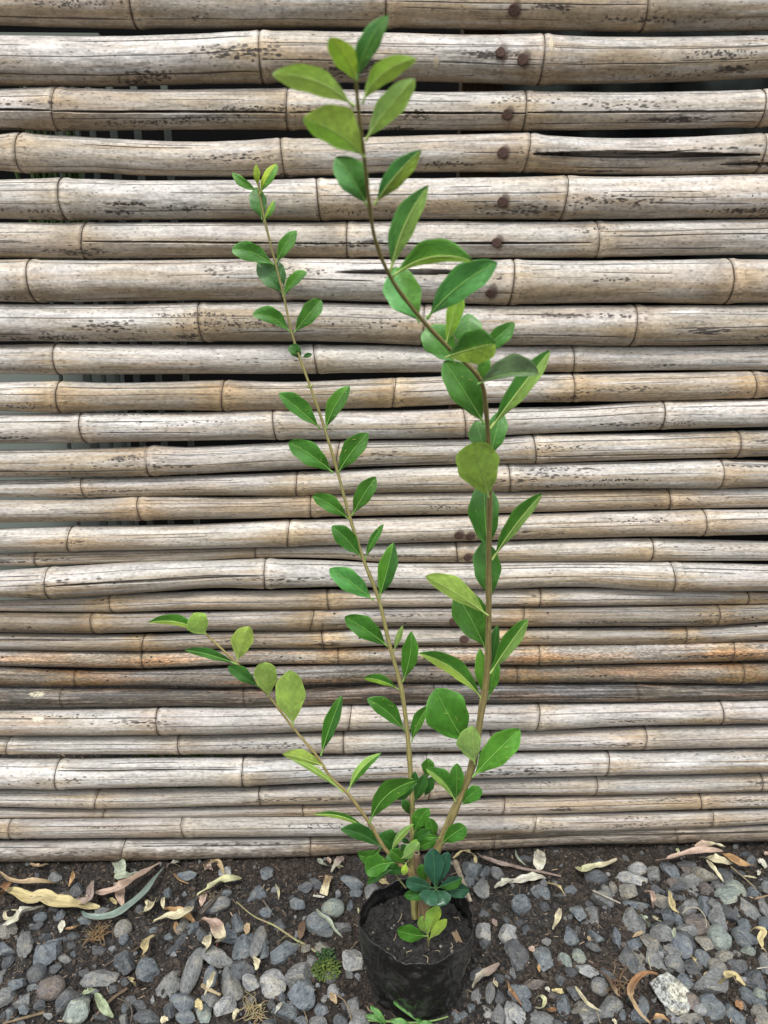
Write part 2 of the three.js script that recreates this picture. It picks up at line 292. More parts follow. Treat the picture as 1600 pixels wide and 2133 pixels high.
  const tex = poleTexture(id, nodes, phiV, o, vOf);
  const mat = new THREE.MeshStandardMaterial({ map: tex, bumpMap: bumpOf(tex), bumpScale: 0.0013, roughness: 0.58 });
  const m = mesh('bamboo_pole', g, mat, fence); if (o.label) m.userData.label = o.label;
  nodes.forEach((n, q) => {
    const s = sec(n), ringPts = []; const r = s.r * 1.006, mm = mpp(s.p);
    for (let k = 0; k <= 48; k++) { const a = (k / 48) * Math.PI * 2; ringPts.push(V3(s.p.x + (lean[q] * Math.sin(a) + 1.2 * (vn(k / 3, n) - 0.5)) * mm, s.p.y + Math.sin(a) * r, s.p.z + Math.cos(a) * r)); }
    mesh('node_ring', tube(ringPts, (u, i) => mm * (0.3 + 0.45 * vn(n, id * 3.3) + 0.5 * vn(i / 4 + n, id)), 6), ringMat, m);
  });
  poles.push({ top, bot, sec, mesh: m, nodes });
  return m;
}
// two unseen poles added above the frame to shade the top, then from the top of the photograph to the ground
pole('0:-270 1600:-285', '0:-170 1600:-175', '300 830 1400');
pole('0:-160 1600:-172', '0:-54 1600:-50', '70 610 1110');
pole('0:-44 800:-42 1600:-38', '0:54 280:60 400:60 800:59 1320:67 1600:65', '281 803 1335', { tan: 0.6, mould: 0.3, pink: 0.7 });
pole('0:73 200:76 400:71 545:64 800:68 1000:72 1120:71 1250:76 1400:76 1600:72', '0:180 200:181 400:176 545:174 800:173 900:171 1110:177 1200:176 1400:172 1600:163', '545 1124', { mould: 0.95, tan: 0.42, white: 0.25, spots: [[1136, 90, 6, 12, [0.5, 0.43, 0.3]], [905, 130, 8, 8, [0.5, 0.42, 0.3]]] });
pole('0:185 120:182 300:186 600:184 800:188 900:191 1080:190 1300:192 1575:187 1600:185', '0:270 130:273 400:270 600:271 800:271 1085:272 1300:270 1560:266 1600:265', '122 600 1089 1578', { mould: 0.9, tan: 0.4, splits: [[-150, 118, 228, 229, 2.2, 0.7], [124, 600, 232, 234, 2.6, 0.4], [604, 1088, 234, 236, 2.4, 0.6], [1092, 1576, 234, 231, 1.8, 0.5]] });
pole('0:281 45:277 100:280 250:289 400:295 500:293 590:288 700:287 800:284 900:281 1000:279 1092:277 1150:282 1250:287 1400:286 1570:279 1600:281', '0:355 55:360 200:360 300:366 590:369 700:366 800:360 1090:359 1200:363 1400:365 1570:361 1600:361', '47 590 1095 1576',
  { mould: 0.6, tan: 0.5, splits: [[1102, 1566, 321, 323, 11, 0.37], [1490, 1680, 343, 341, 6, 0.6]], label: 'pole with a long open split in its right half' });
pole('0:374 130:371 300:376 500:375 665:372 800:371 900:371 1170:367 1300:368 1600:362', '0:456 145:459 400:457 665:459 800:457 900:456 1165:457 1400:455 1600:453', '136 664 1171', { mould: 0.85, tan: 0.38 });
pole('0:463 180:464 400:463 720:463 800:461 900:461 1240:462 1600:456', '0:537 185:539 400:538 725:537 800:536 900:538 1235:536 1400:533 1600:530', '181 723 1238', { mould: 0.25, tan: 0.45, splits: [[184, 722, 503, 508, 1.8, 0.5], [726, 1236, 508, 506, 2, 0.5]] });
pole('0:541 70:541 300:542 585:538 800:540 900:541 1062:541 1200:543 1505:540 1600:541', '0:628 80:629 300:627 585:625 800:628 1055:634 1300:630 1490:632 1600:630', '73 585 1062 1509', { mould: 0.3, tan: 0.45, splits: [[700, 960, 567, 567, 7, 0.72]] });
pole('0:633 250:634 418:631 600:629 800:634 1000:637 1310:636 1600:636', '0:711 300:711 425:711 700:712 880:718 1100:719 1305:720 1600:717', '421 880 1313', { mould: 0.95, tan: 0.42, pink: 0.7, spots: [[1460, 690, 60, 7, [0.06, 0.05, 0.045]], [1410, 650, 45, 3, [0.66, 0.65, 0.63]]] });
pole('0:718 115:716 300:718 657:718 800:719 900:721 1190:720 1400:721 1600:720', '0:779 130:780 400:779 657:778 800:776 1000:775 1190:774 1400:771 1600:770', '122 658 1190', { mould: 0.2, tan: 0.4, white: 0.25 });
pole('0:796 125:793 250:797 467:792 600:795 800:788 1000:781 1190:779 1400:776 1562:773 1600:775', '0:856 133:859 300:854 467:855 600:854 820:848 1000:840 1185:837 1400:834 1560:829 1600:827', '128 467 820 1190 1563', { mould: 0.15, tan: 0.66, orange: 0.45, white: 0.05, label: 'pole with orange tan patches beside its nodes' });
pole('0:862 175:860 400:859 572:853 700:855 800:855 965:851 1200:846 1372:835 1600:832', '0:924 180:922 400:918 575:915 800:914 965:910 1200:900 1375:894 1600:889', '177 573 966 1374', { mould: 0.45, tan: 0.35, white: 0.3 });
pole('0:937 150:935 310:930 325:928 400:931 600:921 702:919 800:917 1000:914 1110:906 1300:903 1530:898 1600:896', '0:995 315:991 500:982 700:974 800:970 1000:966 1110:965 1300:958 1530:952 1600:950', '313 702 1110 1531', { mould: 0.4, tan: 0.35, white: 0.3, splits: [[560, 1108, 978, 957, 2.6, 0.3], [1112, 1530, 952, 944, 2.2, 0.5]] });
pole('0:1000 175:996 400:991 620:983 800:975 1060:966 1300:961 1490:957 1600:959', '0:1035 180:1036 400:1032 620:1032 800:1026 1055:1023 1300:1018 1490:1017 1600:1014', '177 619 1058 1495', { mould: 0.6, tan: 0.55 });
pole('0:1041 200:1038 292:1033 500:1035 648:1030 800:1027 1000:1024 1200:1021 1390:1018 1600:1016', '0:1089 295:1084 500:1080 650:1077 800:1073 1000:1070 1200:1064 1390:1060 1600:1056', '294 648 1389', { mould: 0.4, tan: 0.62, orange: 0.3 });
pole('0:1100 150:1096 400:1092 600:1083 800:1078 1000:1073 1200:1067 1460:1061 1600:1060', '0:1149 150:1148 400:1143 600:1138 800:1132 1100:1123 1300:1118 1455:1116 1600:1113', '149 602 1461', { mould: 0.25, tan: 0.5 });
pole('0:1151 75:1150 300:1146 530:1141 800:1133 950:1130 1150:1124 1350:1121 1600:1127', '0:1179 80:1178 200:1174 400:1168 535:1162 700:1163 800:1170 1355:1168 1600:1168', '77 533 950 1353', { mould: 0.35, tan: 0.55 });
pole('0:1188 105:1182 300:1170 450:1167 553:1164 700:1168 800:1172 1000:1171 1150:1168 1390:1169 1600:1175', '0:1245 105:1246 300:1234 450:1224 555:1226 700:1222 800:1224 1000:1227 1200:1222 1390:1231 1600:1231', '105 554 1395', { mould: 0.15, tan: 0.4, white: 0.3, splits: [[110, 552, 1222, 1199, 2.4, 0.5]] });
pole('0:1250 200:1243 235:1238 400:1232 680:1228 800:1229 1100:1226 1300:1224 1550:1232 1600:1233', '0:1273 230:1275 400:1270 690:1269 800:1265 1125:1263 1300:1261 1550:1258 1600:1258', '234 684 1122 1554', { mould: 0.3, tan: 0.7, orange: 0.5, spots: [[220, 1250, 7, 5, [0.12, 0.09, 0.06]], [1108, 1242, 7, 6, [0.12, 0.09, 0.06]]] });
pole('0:1276 200:1276 400:1274 640:1268 800:1266 1080:1264 1300:1262 1490:1260 1600:1258', '0:1317 195:1319 400:1314 650:1313 800:1305 1085:1305 1300:1304 1480:1303 1600:1295', '197 650 1085 1490', { mould: 0.7, tan: 0.85, dark: 0.5, orange: 0.5, holes: true });
pole('0:1319 295:1321 500:1315 670:1311 800:1307 1000:1308 1420:1305 1600:1297', '0:1353 300:1356 500:1350 670:1350 800:1345 1000:1344 1200:1342 1420:1340 1600:1333', '300 673 1060 1424', { mould: 0.5, tan: 0.85, dark: 0.4, orange: 0.7, holes: true, splits: [[-140, 296, 1333, 1332, 3, 0.6]] });
pole('0:1353 300:1357 500:1352 700:1349 800:1347 1100:1343 1520:1335 1600:1334', '0:1387 300:1391 500:1384 700:1383 800:1382 1110:1385 1300:1382 1520:1377 1600:1375', '300 705 1120 1520', { mould: 0.7, chalk: 0.3, tan: 1.0, dark: 0.5, orange: 0.5, holes: true });
pole('0:1388 160:1396 400:1393 600:1386 800:1382 1075:1386 1300:1383 1540:1380 1600:1379', '0:1427 160:1428 330:1428 500:1431 650:1426 800:1421 1075:1422 1300:1420 1540:1424 1600:1420', '160 1075 1540', { mould: 0.5, chalk: 0.4, tan: 1.0, dark: 0.75, orange: 1.0, holes: true, splits: [[165, 620, 1402, 1406, 2.6, 0.4]], label: 'blackened pole with ochre underside' });
pole('0:1430 130:1432 400:1434 510:1433 700:1430 800:1424 1000:1423 1325:1423 1600:1423', '0:1473 135:1473 400:1470 510:1472 700:1468 800:1465 1000:1464 1325:1461 1600:1456', '133 511 904 1325', { chalk: 0.8, mould: 0.5, tan: 0.85, dark: 1.08, white: 0.24, spots: [[82, 1446, 22, 11, [0.5, 0.46, 0.32]]], label: 'charred black pole, the darkest of the fence' });
pole('0:1477 333:1473 600:1470 728:1467 800:1466 1115:1464 1300:1462 1495:1459 1600:1457', '0:1532 335:1531 500:1529 727:1521 800:1520 1000:1520 1118:1521 1300:1512 1492:1508 1600:1506', '333 728 1116 1497', { dim: 0.87, mould: 0.2, tan: 0.42, pink: 0.8, spots: [[88, 1498, 17, 7, [0.6, 0.57, 0.45]]] });
pole('0:1534 20:1534 375:1531 716:1523 800:1521 1020:1521 1340:1514 1600:1508', '0:1570 20:1571 375:1571 716:1569 800:1567 1020:1564 1340:1561 1600:1556', '20 375 716 1022 1338', { dim: 0.87, mould: 0.3, tan: 0.45, pink: 0.8 });
pole('0:1579 125:1580 400:1576 508:1577 700:1572 800:1570 1000:1567 1260:1563 1600:1558', '0:1643 125:1644 400:1638 510:1637 700:1629 800:1626 1000:1621 1260:1616 1600:1609', '125 508 882 1260', { dim: 0.87, mould: 0.4, tan: 0.25, white: 0.85, splits: [[130, 506, 1606, 1604, 2.2, 0.5]], label: 'whitish pole, the palest of the low ones' });
pole('0:1646 200:1644 540:1638 800:1628 1000:1621 1235:1616 1400:1613 1600:1609', '0:1680 205:1684 540:1677 800:1672 1000:1657 1235:1656 1580:1648 1600:1647', '203 543 893 1238 1580', { dim: 0.87, mould: 0.35, tan: 0.5, pink: 0.7 });
pole('0:1683 215:1685 632:1676 800:1670 1045:1660 1455:1650 1600:1648', '0:1704 217:1703 632:1700 800:1697 1045:1696 1200:1693 1455:1685 1600:1682', '217 632 1046 1455', { dim: 0.87, mould: 0.6, tan: 0.6, pink: 0.7 });
pole('0:1705 25:1705 385:1701 700:1698 800:1697 1110:1693 1475:1687 1600:1683', '0:1746 25:1747 385:1744 700:1742 800:1741 1108:1736 1475:1723 1600:1716', '26 384 770 1109 1477', { dim: 0.85, mud: 0.25, mould: 0.6, tan: 0.5, pink: 0.8 });
pole('0:1750 258:1746 650:1742 800:1738 1000:1733 1200:1727 1600:1717', '0:1796 255:1793 650:1784 800:1775 1000:1770 1200:1759 1400:1757 1600:1752', '258 647 1025 1405', { dim: 0.85, mud: 0.85, mould: 0.3, tan: 0.5, splits: [[300, 1720, 1763, 1730, 4.5, 0.55]], label: 'lowest pole, touching the soil, with a long dark crack' });
seed = 77;

// the post behind and the nails driven through the poles into it
const woodTex = dataTex(128, 512, (i, j) => { const k = 0.6 + 0.5 * vn(i / 3, j / 60) + 0.25 * vn(i / 1.2, j / 14); return [0.11 * k, 0.07 * k, 0.042 * k]; });
{
  const a = onZ(1018, -250, ZB - 0.02), b = onZ(938, 1790, ZB - 0.02), dir = b.clone().sub(a), g = new THREE.BoxGeometry(0.042, dir.length(), 0.03);
  const m = mesh('wooden_post', g, new THREE.MeshStandardMaterial({ map: woodTex, roughness: 0.9 }), fence);
  m.position.copy(a).add(b).multiplyScalar(0.5); m.rotation.z = Math.atan2(dir.x, -dir.y);
}
const rustTex = dataTex(128, 128, (i, j) => { const k = 0.55 + 0.9 * fbm(i / 14, j / 14, 4), q = fbm(i / 24 + 7, j / 24, 3); return [k * mix(0.06, 0.105, q), k * 0.042, k * 0.033]; });
const rustMat = new THREE.MeshStandardMaterial({ map: rustTex, bumpMap: bumpOf(rustTex), bumpScale: 0.004, roughness: 0.85, metalness: 0.15 });
for (const [px, py, d] of NAILS) {
  const po = poles.find((p) => py > p.top(px) - 2 && py < p.bot(px) + 1); const { p, r } = po.sec(px), d0 = ray(px, py);
  // nearest meeting of the line of sight with the pole
  const A = d0.y ** 2 + d0.z ** 2, Bq = 2 * ((CP.y - p.y) * d0.y + (CP.z - p.z) * d0.z), C = (CP.y - p.y) ** 2 + (CP.z - p.z) ** 2 - r * r, q = Bq * Bq - 4 * A * C;
  const t = q > 0 ? (-Bq - Math.sqrt(q)) / (2 * A) : -Bq / (2 * A), hit = CP.clone().add(d0.clone().multiplyScalar(t)), n = V3(0, hit.y - p.y, hit.z - p.z).normalize();
  const R = (d / 2.1) * mpp(hit), prof = [[0.0001, -0.03], [0.28 * R, -0.03], [0.28 * R, -0.0005], [R * 0.94, -0.0006], [R, 0.0003], [R * 0.95, 0.0011], [R * 0.7, 0.00135], [0.0001, 0.0014]].map(([x, y]) => new THREE.Vector2(x, y));
  const g = new THREE.LatheGeometry(prof, 22), P = g.attributes.position;
  for (let i = 0; i < P.count; i++) { const a = Math.atan2(P.getZ(i), P.getX(i)), w = 1 + 0.03 * Math.sin(a * 3 + px) + 0.02 * Math.sin(a * 5 + py); P.setX(i, P.getX(i) * w); P.setZ(i, P.getZ(i) * w); }
  g.computeVertexNormals(); const m = mesh('nail', g, rustMat, po.mesh); m.position.copy(hit).addScaledVector(n, 0.0013);
  const tilt = n.clone().add(V3(rr(-0.1, 0.1), rr(-0.08, 0.08), 0.15)).normalize(); m.quaternion.setFromUnitVectors(V3(0, 1, 0), tilt);
}

// ---------------------------------------------------------------- what shows dimly through the gaps
{
  const wall = mesh('dark_backing', new THREE.BoxGeometry(4, 1.7, 0.06), new THREE.MeshPhysicalMaterial({ color: colour(0.006, 0.006, 0.006), roughness: 1, specularIntensity: 0 }), scene); wall.position.set(0, 0.85, -0.55); tag(wall, 'added black backing that keeps the gaps of the fence dark', 'wall', null, 'structure');  // near-black backing added so the gaps between poles stay dark
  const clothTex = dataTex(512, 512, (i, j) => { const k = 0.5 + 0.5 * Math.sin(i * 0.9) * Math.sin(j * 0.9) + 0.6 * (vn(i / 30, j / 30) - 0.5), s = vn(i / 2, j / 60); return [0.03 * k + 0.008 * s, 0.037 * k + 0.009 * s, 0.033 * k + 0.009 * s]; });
  clothTex.repeat.set(3, 3);
  const a = onZ(1050, 0, -0.12).x, g = new THREE.PlaneGeometry(0.85, 0.6, 120, 60), P = g.attributes.position;
  for (let i = 0; i < P.count; i++) { const x = P.getX(i), y = P.getY(i); P.setZ(i, 0.02 * Math.sin(x * 26 + y * 9) + 0.014 * Math.sin(x * 61 - y * 22) + 0.01 * fbm(x * 30, y * 14, 2)); }
  g.computeVertexNormals();
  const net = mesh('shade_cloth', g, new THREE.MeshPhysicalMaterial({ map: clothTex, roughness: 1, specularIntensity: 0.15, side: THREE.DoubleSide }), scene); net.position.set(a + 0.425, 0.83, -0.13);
  tag(net, 'dark green woven shade cloth hanging behind the upper right of the fence', 'shade cloth');
  const rack = base('slatted_rack', onZ(230, 1790, -0.13).setY(0), 'pale upright slats half hidden behind the left of the fence', 'rack');
  for (const [x, w] of [[92, 5], [150, 16], [186, 7], [216, 9], [258, 12], [306, 12], [366, 12]]) {
    const p = onZ(x, 500, -0.13), m = mesh('slat', new THREE.BoxGeometry(w * 0.00058, 0.62, 0.006), std([0.12, 0.14, 0.12], 0.8), rack); m.position.set(p.x - rack.position.x, 0.67, 0);
  }
  for (const y of [0.365, 0.985]) { const m = mesh('rail', new THREE.BoxGeometry(0.2, 0.02, 0.01), std([0.12, 0.14, 0.12], 0.8), rack); m.position.set(0.0, y, -0.009); }
  const q = onZ(110, 1100, -0.17), pl = mesh('board', new THREE.BoxGeometry(0.34, 0.34, 0.012), std([0.16, 0.19, 0.17], 0.8), scene); pl.position.set(q.x - 0.06, 0.46, -0.19); tag(pl, 'flat grey green board standing behind the lower left of the fence', 'board');
  // weeds behind
  const blade = (x, y, h, lean) => tube(spline([V3(x, y, -0.09), V3(x + lean * 0.3, y + h * 0.5, -0.085), V3(x + lean, y + h, -0.075)], 8), (t) => 0.0035 * Math.sin(Math.PI * (0.15 + 0.84 * t)), 5);
  const gl = []; for (let i = 0; i < 16; i++) gl.push(blade(onZ(30 + i * 7, 60, -0.09).x, 0.72, rr(0.14, 0.24), rr(-0.02, 0.02)));
  const weed = mesh('grass_tuft', mergeGeometries(gl), std([0.07, 0.14, 0.03], 0.6), scene); tag(weed, 'green leaf blades behind the topmost gap at far left', 'grass', null, 'stuff');
  const g2 = []; for (let i = 0; i < 24; i++) g2.push(blade(onZ(280 + i * 8, 1600, -0.07).x, 0, rr(0.1, 0.2), rr(-0.05, 0.05)));
  const weed2 = mesh('grass_tuft_001', mergeGeometries(g2), std([0.06, 0.13, 0.03], 0.6), scene); tag(weed2, 'green grass behind the low gap above the whitish pole', 'grass', null, 'stuff');
}

// ---------------------------------------------------------------- black nursery bag
const BC = onY(870, 1945, 0.09); const BAG = V3(BC.x, 0, 0.2);
{
  const bag = base('grow_bag', BAG, 'crumpled black plastic nursery bag filled with dark soil', 'plant bag');
  const plTex = dataTex(1024, 512, (i, j) => {
    const sc = vn(i / 60, j / 3), d = fbm(i / 70, j / 55, 4), f = vn(i / 2, j / 2), g = fbm(i / 9, j / 7, 3); let k = 0.0038 + 0.003 * sc;
    k += 0.022 * sstep(0.46, 0.8, d) * (0.4 + vn(i / 40, j / 5)) + (f > 0.93 ? 0.02 * g : 0) + 0.012 * sstep(0.62, 0.75, g) * sstep(0.45, 0.7, d); return [k * 1.02, k * 1.02, k * 1.0];  // dust streaks and scuffs, lightened in the colour for extra sheen
  });
  const plRough = dataTex(512, 256, (i, j) => { const r = 0.34 + 0.4 * fbm(i / 30, j / 24, 4); return [r, r * r, r]; });
  plRough.colorSpace = THREE.NoColorSpace;
  const plastic = new THREE.MeshPhysicalMaterial({ map: plTex, clearcoat: 0.6, clearcoatRoughness: 0.22, roughness: 0.32, bumpMap: bumpOf(plTex), bumpScale: 0.004, side: THREE.DoubleSide });
  const HT = 0.09, N = 220, M = 60;
  const rimH = (a) => HT + 0.0035 * Math.sin(a * 2 + 0.6) + 0.002 * Math.sin(a * 5 + 1) + 0.0012 * Math.sin(a * 11);
  const rad = (a, y, inner) => {
    const t = y / HT, corner = 0.0032 * Math.pow(Math.max(0, Math.cos(a - 3.35)), 10) + 0.0026 * Math.pow(Math.max(0, Math.cos(a + 0.25)), 10);
    let r = mix(0.0462, 0.0563, sstep(-0.05, 0.8, t)) - 0.004 * Math.pow(clamp(1 - t * 5), 2) + corner * sstep(0.4, 1, t);
    r += 0.0012 * Math.sin(a * 7 + t * 5) * (1 - t * 0.6) + 0.004 * (fbm(a * 3.2 + 10, t * 4 + a, 3) - 0.5) + 0.0034 * (1 - Math.abs(2 * vn(a * 6 + t * 7, t * 5 - a * 2) - 1)) * (1.1 - t) + 0.0016 * (1 - Math.abs(2 * vn(a * 13 - t * 6, t * 11 + a * 5) - 1));
    r += 0.0012 * Math.sin(t * 34 + 3 * Math.sin(a * 3)) * sstep(0.35, 0.05, t); return inner ? r - 0.0008 : r;
  };
  const shell = (inner) => {
    const pos = [], uv = [], idx = [];
    for (let j = 0; j <= M; j++) for (let i = 0; i <= N; i++) { const a = (i / N) * Math.PI * 2, y = (j / M) * rimH(a), r = rad(a, y, inner); pos.push(Math.cos(a) * r, y, -Math.sin(a) * r); uv.push((i / N) * 2, j / M); }
    for (let j = 0; j < M; j++) for (let i = 0; i < N; i++) { const a = j * (N + 1) + i, b = a + N + 1; inner ? idx.push(a, b, a + 1, b, b + 1, a + 1) : idx.push(a, a + 1, b, b, a + 1, b + 1); }
    const g = new THREE.BufferGeometry(); g.setAttribute('position', new THREE.Float32BufferAttribute(pos, 3)); g.setAttribute('uv', new THREE.Float32BufferAttribute(uv, 2)); g.setIndex(idx); g.computeVertexNormals(); return g;
  };
  const wall = mesh('bag_wall', mergeGeometries([shell(false), shell(true)]), plastic, bag);
  const rimPts = []; for (let i = 0; i <= N; i++) { const a = (i / N) * Math.PI * 2; rimPts.push(V3(Math.cos(a) * (rad(a, HT) - 0.0004), rimH(a), -Math.sin(a) * (rad(a, HT) - 0.0004))); }
  mesh('rim', tube(rimPts, 0.0007, 6), plastic, wall);
  // potting soil
  const sy = (x, z) => 0.071 + 0.010 * (fbm(x * 70 + 4, z * 70, 3) - 0.5) + 0.01 * (fbm(x * 200, z * 200 + 3, 3) - 0.5) + 0.004 * sstep(0.0, 0.055, z) - 0.004 * sstep(0.0, 0.05, -z);
  const pos = [], uv = [], idx = [], R = 44, K = 110;
  for (let i = 0; i <= R; i++) for (let k = 0; k <= K; k++) { const a = (k / K) * Math.PI * 2, r = (rad(a, 0.071, true) - 0.0003) * (i / R), x = Math.cos(a) * r, z = -Math.sin(a) * r; pos.push(x, sy(x, z), z); uv.push(x / 0.2, z / 0.2); }
  for (let i = 0; i < R; i++) for (let k = 0; k < K; k++) { const a = i * (K + 1) + k, b = a + K + 1; idx.push(a, b, a + 1, b, b + 1, a + 1); }
  const g = new THREE.BufferGeometry(); g.setAttribute('position', new THREE.Float32BufferAttribute(pos, 3)); g.setAttribute('uv', new THREE.Float32BufferAttribute(uv, 2)); g.setIndex(idx); g.computeVertexNormals();
  const potTex = dataTex(512, 512, (i, j) => { let k = 0.009 + 0.018 * (fbm(i / 26, j / 26, 4) - 0.3) + 0.012 * (vn(i / 2.4, j / 2.4) - 0.5); if (vn(i / 1.7 + 50, j / 1.7) > 0.97) k += 0.05; k = Math.max(0.004, k); return [k * 1.08, k, k * 0.95]; });
  const soil = mesh('potting_soil', g, new THREE.MeshStandardMaterial({ map: potTex, bumpMap: bumpOf(potTex), bumpScale: 0.006, roughness: 0.8 }), bag);
  const crumb = new THREE.IcosahedronGeometry(1, 0), cm = new THREE.InstancedMesh(crumb, new THREE.MeshStandardMaterial({ color: 0xffffff, roughness: 0.9, flatShading: true }), 900), m4 = new THREE.Matrix4(), q = new THREE.Quaternion(), e = new THREE.Euler(), cc = new THREE.Color();
  for (let i = 0; i < 900; i++) {
    const a = rr(0, 6.283), r = 0.0545 * Math.sqrt(rnd()), x = Math.cos(a) * r, z = Math.sin(a) * r, s = rr(0.0006, 0.0021) * (rnd() < 0.1 ? 1.5 : 1); q.setFromEuler(e.set(rr(0, 6), rr(0, 6), rr(0, 6)));
    m4.compose(V3(x, sy(x, z) + s * 0.3, z), q, V3(s * rr(0.7, 1.8), s * rr(0.5, 1), s)); cm.setMatrixAt(i, m4); const k = rnd() < 0.025 ? rr(0.06, 0.22) : rr(0.005, 0.025); cm.setColorAt(i, cc.setRGB(k * 1.12, k, k * 0.88));
  }
  cm.name = 'soil_crumbs'; cm.castShadow = cm.receiveShadow = true; tag(cm, null, null, null, 'stuff'); bag.add(cm);
  const rootMat = std([0.3, 0.24, 0.16], 0.8);
  for (const [x, y, dx, dy] of [[838, 1893, -10, 20], [884, 1990, 6, 22], [905, 1975, 14, 6], [824, 1940, -6, 16], [945, 1905, 12, 8], [860, 1975, -14, 8], [938, 1975, 6, -10], [812, 1975, -8, 6]]) {
    const pts = []; for (let k = 0; k < 4; k++) { const w = onY(x + dx * k / 3 + rr(-4, 4), y + dy * k / 3 + rr(-3, 3), 0.075); w.sub(BAG); w.y = sy(w.x, w.z) + 0.001 + 0.002 * Math.sin(k); pts.push(w); }
    mesh('root', tube(spline(pts, 14), 0.00042, 5), rootMat, soil);
  }
  const chipTex = dataTex(64, 128, (i, j) => { const k = 0.7 + 0.6 * vn(i / 2, j / 18); return [0.17 * k, 0.12 * k, 0.07 * k]; });
  const c0 = onY(956, 1950, 0.078).sub(BAG), chip = mesh('wood_chip', new THREE.BoxGeometry(0.006, 0.004, 0.021), new THREE.MeshStandardMaterial({ map: chipTex, roughness: 0.9 }), soil);
  chip.position.set(c0.x, sy(c0.x, c0.z) + 0.002, c0.z); chip.rotation.set(0.2, 0.35, 0.3);
}

// ---------------------------------------------------------------- the shrub
const shrub = base('shrub_seedling', V3(BAG.x, 0.068, BAG.z), 'young leafy green shrub with three thin stems growing from the black bag', 'plant');
const SB = shrub.position;
const zTab = { R: curveOf('170:0.485 300:0.465 500:0.425 650:0.385 790:0.335 930:0.29 1160:0.24 1500:0.21 1900:0.2'), C: curveOf('350:0.05 600:0.06 1000:0.10 1500:0.155 1890:0.197'), L: curveOf('1300:0.15 1600:0.175 1800:0.197'), Q: () => 0.228, S: () => 0.228 };
const barkTex = dataTex(128, 256, (i, j) => { const k = 0.5 + 0.5 * vn(i / 60, j / 9) + 0.4 * vn(i / 9, j / 40) * vn(i / 14, j / 14); return [k * 0.8, k * 0.8, k * 0.77]; });
const barkMat = new THREE.MeshStandardMaterial({ map: barkTex, bumpMap: bumpOf(barkTex), bumpScale: 0.0006, vertexColors: true, roughness: 0.65 });
function stem(name, z, pts, w0, w1, c0, c1, knots = []) {
  const P = pts.map(([x, y]) => onZ(x, y, z(y))), cv = spline(P, 110);
  return mesh(name, tube(cv, (t, i) => {
    let r = mix(w0, w1, Math.pow(t, 2.2)) * 0.5 * mpp(cv[i]); for (const k of knots) { const d = (t - k) / 0.007; r *= 1 + 0.22 * Math.exp(-d * d); } return r * (1 + 0.06 * (vn(i * 0.9, w0) - 0.5));
  }, 12, (t, i) => { const u = clamp(t + 0.25 * (vn(i / 5, w1) - 0.5)); return [0, 1, 2].map((k) => mix(c0[k], c1[k], u)); }), barkMat, shrub, SB);
}
const kn = (n) => Array.from({ length: n }, (_, i) => (i + 0.6) / n);
stem('stem', zTab.C, [[539, 380], [541, 405], [553, 465], [573, 545], [593, 625], [607, 690], [628, 755], [648, 810], [674, 885], [704, 985], [728, 1075], [757, 1165], [788, 1245], [812, 1345], [834, 1425], [848, 1520], [857, 1640], [860, 1730], [858, 1790], [862, 1850], [864, 1912]], 4.5, 14, [0.25, 0.22, 0.07], [0.34, 0.3, 0.11], kn(15));
stem('stem', zTab.R, [[741, 165], [748, 240], [758, 320], [770, 430], [782, 500], [815, 580], [870, 655], [935, 725], [1000, 790], [1013, 860], [1018, 930], [1020, 1030], [1018, 1160], [1018, 1290], [1014, 1410], [1003, 1480], [985, 1590], [950, 1680], [915, 1760], [890, 1830], [878, 1912]], 7.5, 19.5, [0.28, 0.24, 0.07], [0.3, 0.24, 0.1], kn(17));
stem('stem', zTab.L, [[424, 1316], [460, 1350], [500, 1388], [560, 1450], [610, 1515], [660, 1575], [690, 1620], [722, 1650], [770, 1715], [800, 1765], [830, 1798], [852, 1815], [858, 1850]], 4.5, 11.5, [0.36, 0.3, 0.1], [0.28, 0.2, 0.09], kn(9));
stem('shoot', zTab.C, [[812, 1796], [824, 1822], [846, 1850]], 3, 4, [0.22, 0.25, 0.1], [0.2, 0.2, 0.09]);
stem('shoot', zTab.Q, [[908, 1852], [896, 1885], [884, 1915]], 5, 7, [0.15, 0.2, 0.06], [0.2, 0.14, 0.07]);
stem('shoot', zTab.S, [[892, 1950], [893, 1972]], 5, 4, [0.2, 0.22, 0.06], [0.12, 0.09, 0.05]);
{ // pruned stump with its hollow cut
  const P = [[868, 1778], [872, 1830], [880, 1880], [883, 1918]].map(([x, y]) => onZ(x, y, 0.214)), cv = spline(P, 24), m = mpp(cv[0]);
  const st = mesh('stump', tube(cv, (t) => m * mix(6.8, 9.5, t) * (1 + 0.05 * Math.sin(t * 40)), 14, (t) => [mix(0.16, 0.24, t), mix(0.105, 0.165, t), mix(0.06, 0.1, t)]), barkMat, shrub, SB);
  const cut = new THREE.TorusGeometry(m * 5.2, m * 1.8, 8, 18), c = mesh('cut_face', cut, std([0.16, 0.12, 0.07]), st); c.position.copy(cv[0]).sub(SB).add(V3(0, 0.0006, 0.0002)); c.rotation.x = -Math.PI / 2;
  const pith = mesh('pith', new THREE.CylinderGeometry(m * 3.6, m * 3, 0.001, 14), std([0.02, 0.015, 0.01]), st); pith.position.copy(c.position).add(V3(0, 0.0004, 0));
}
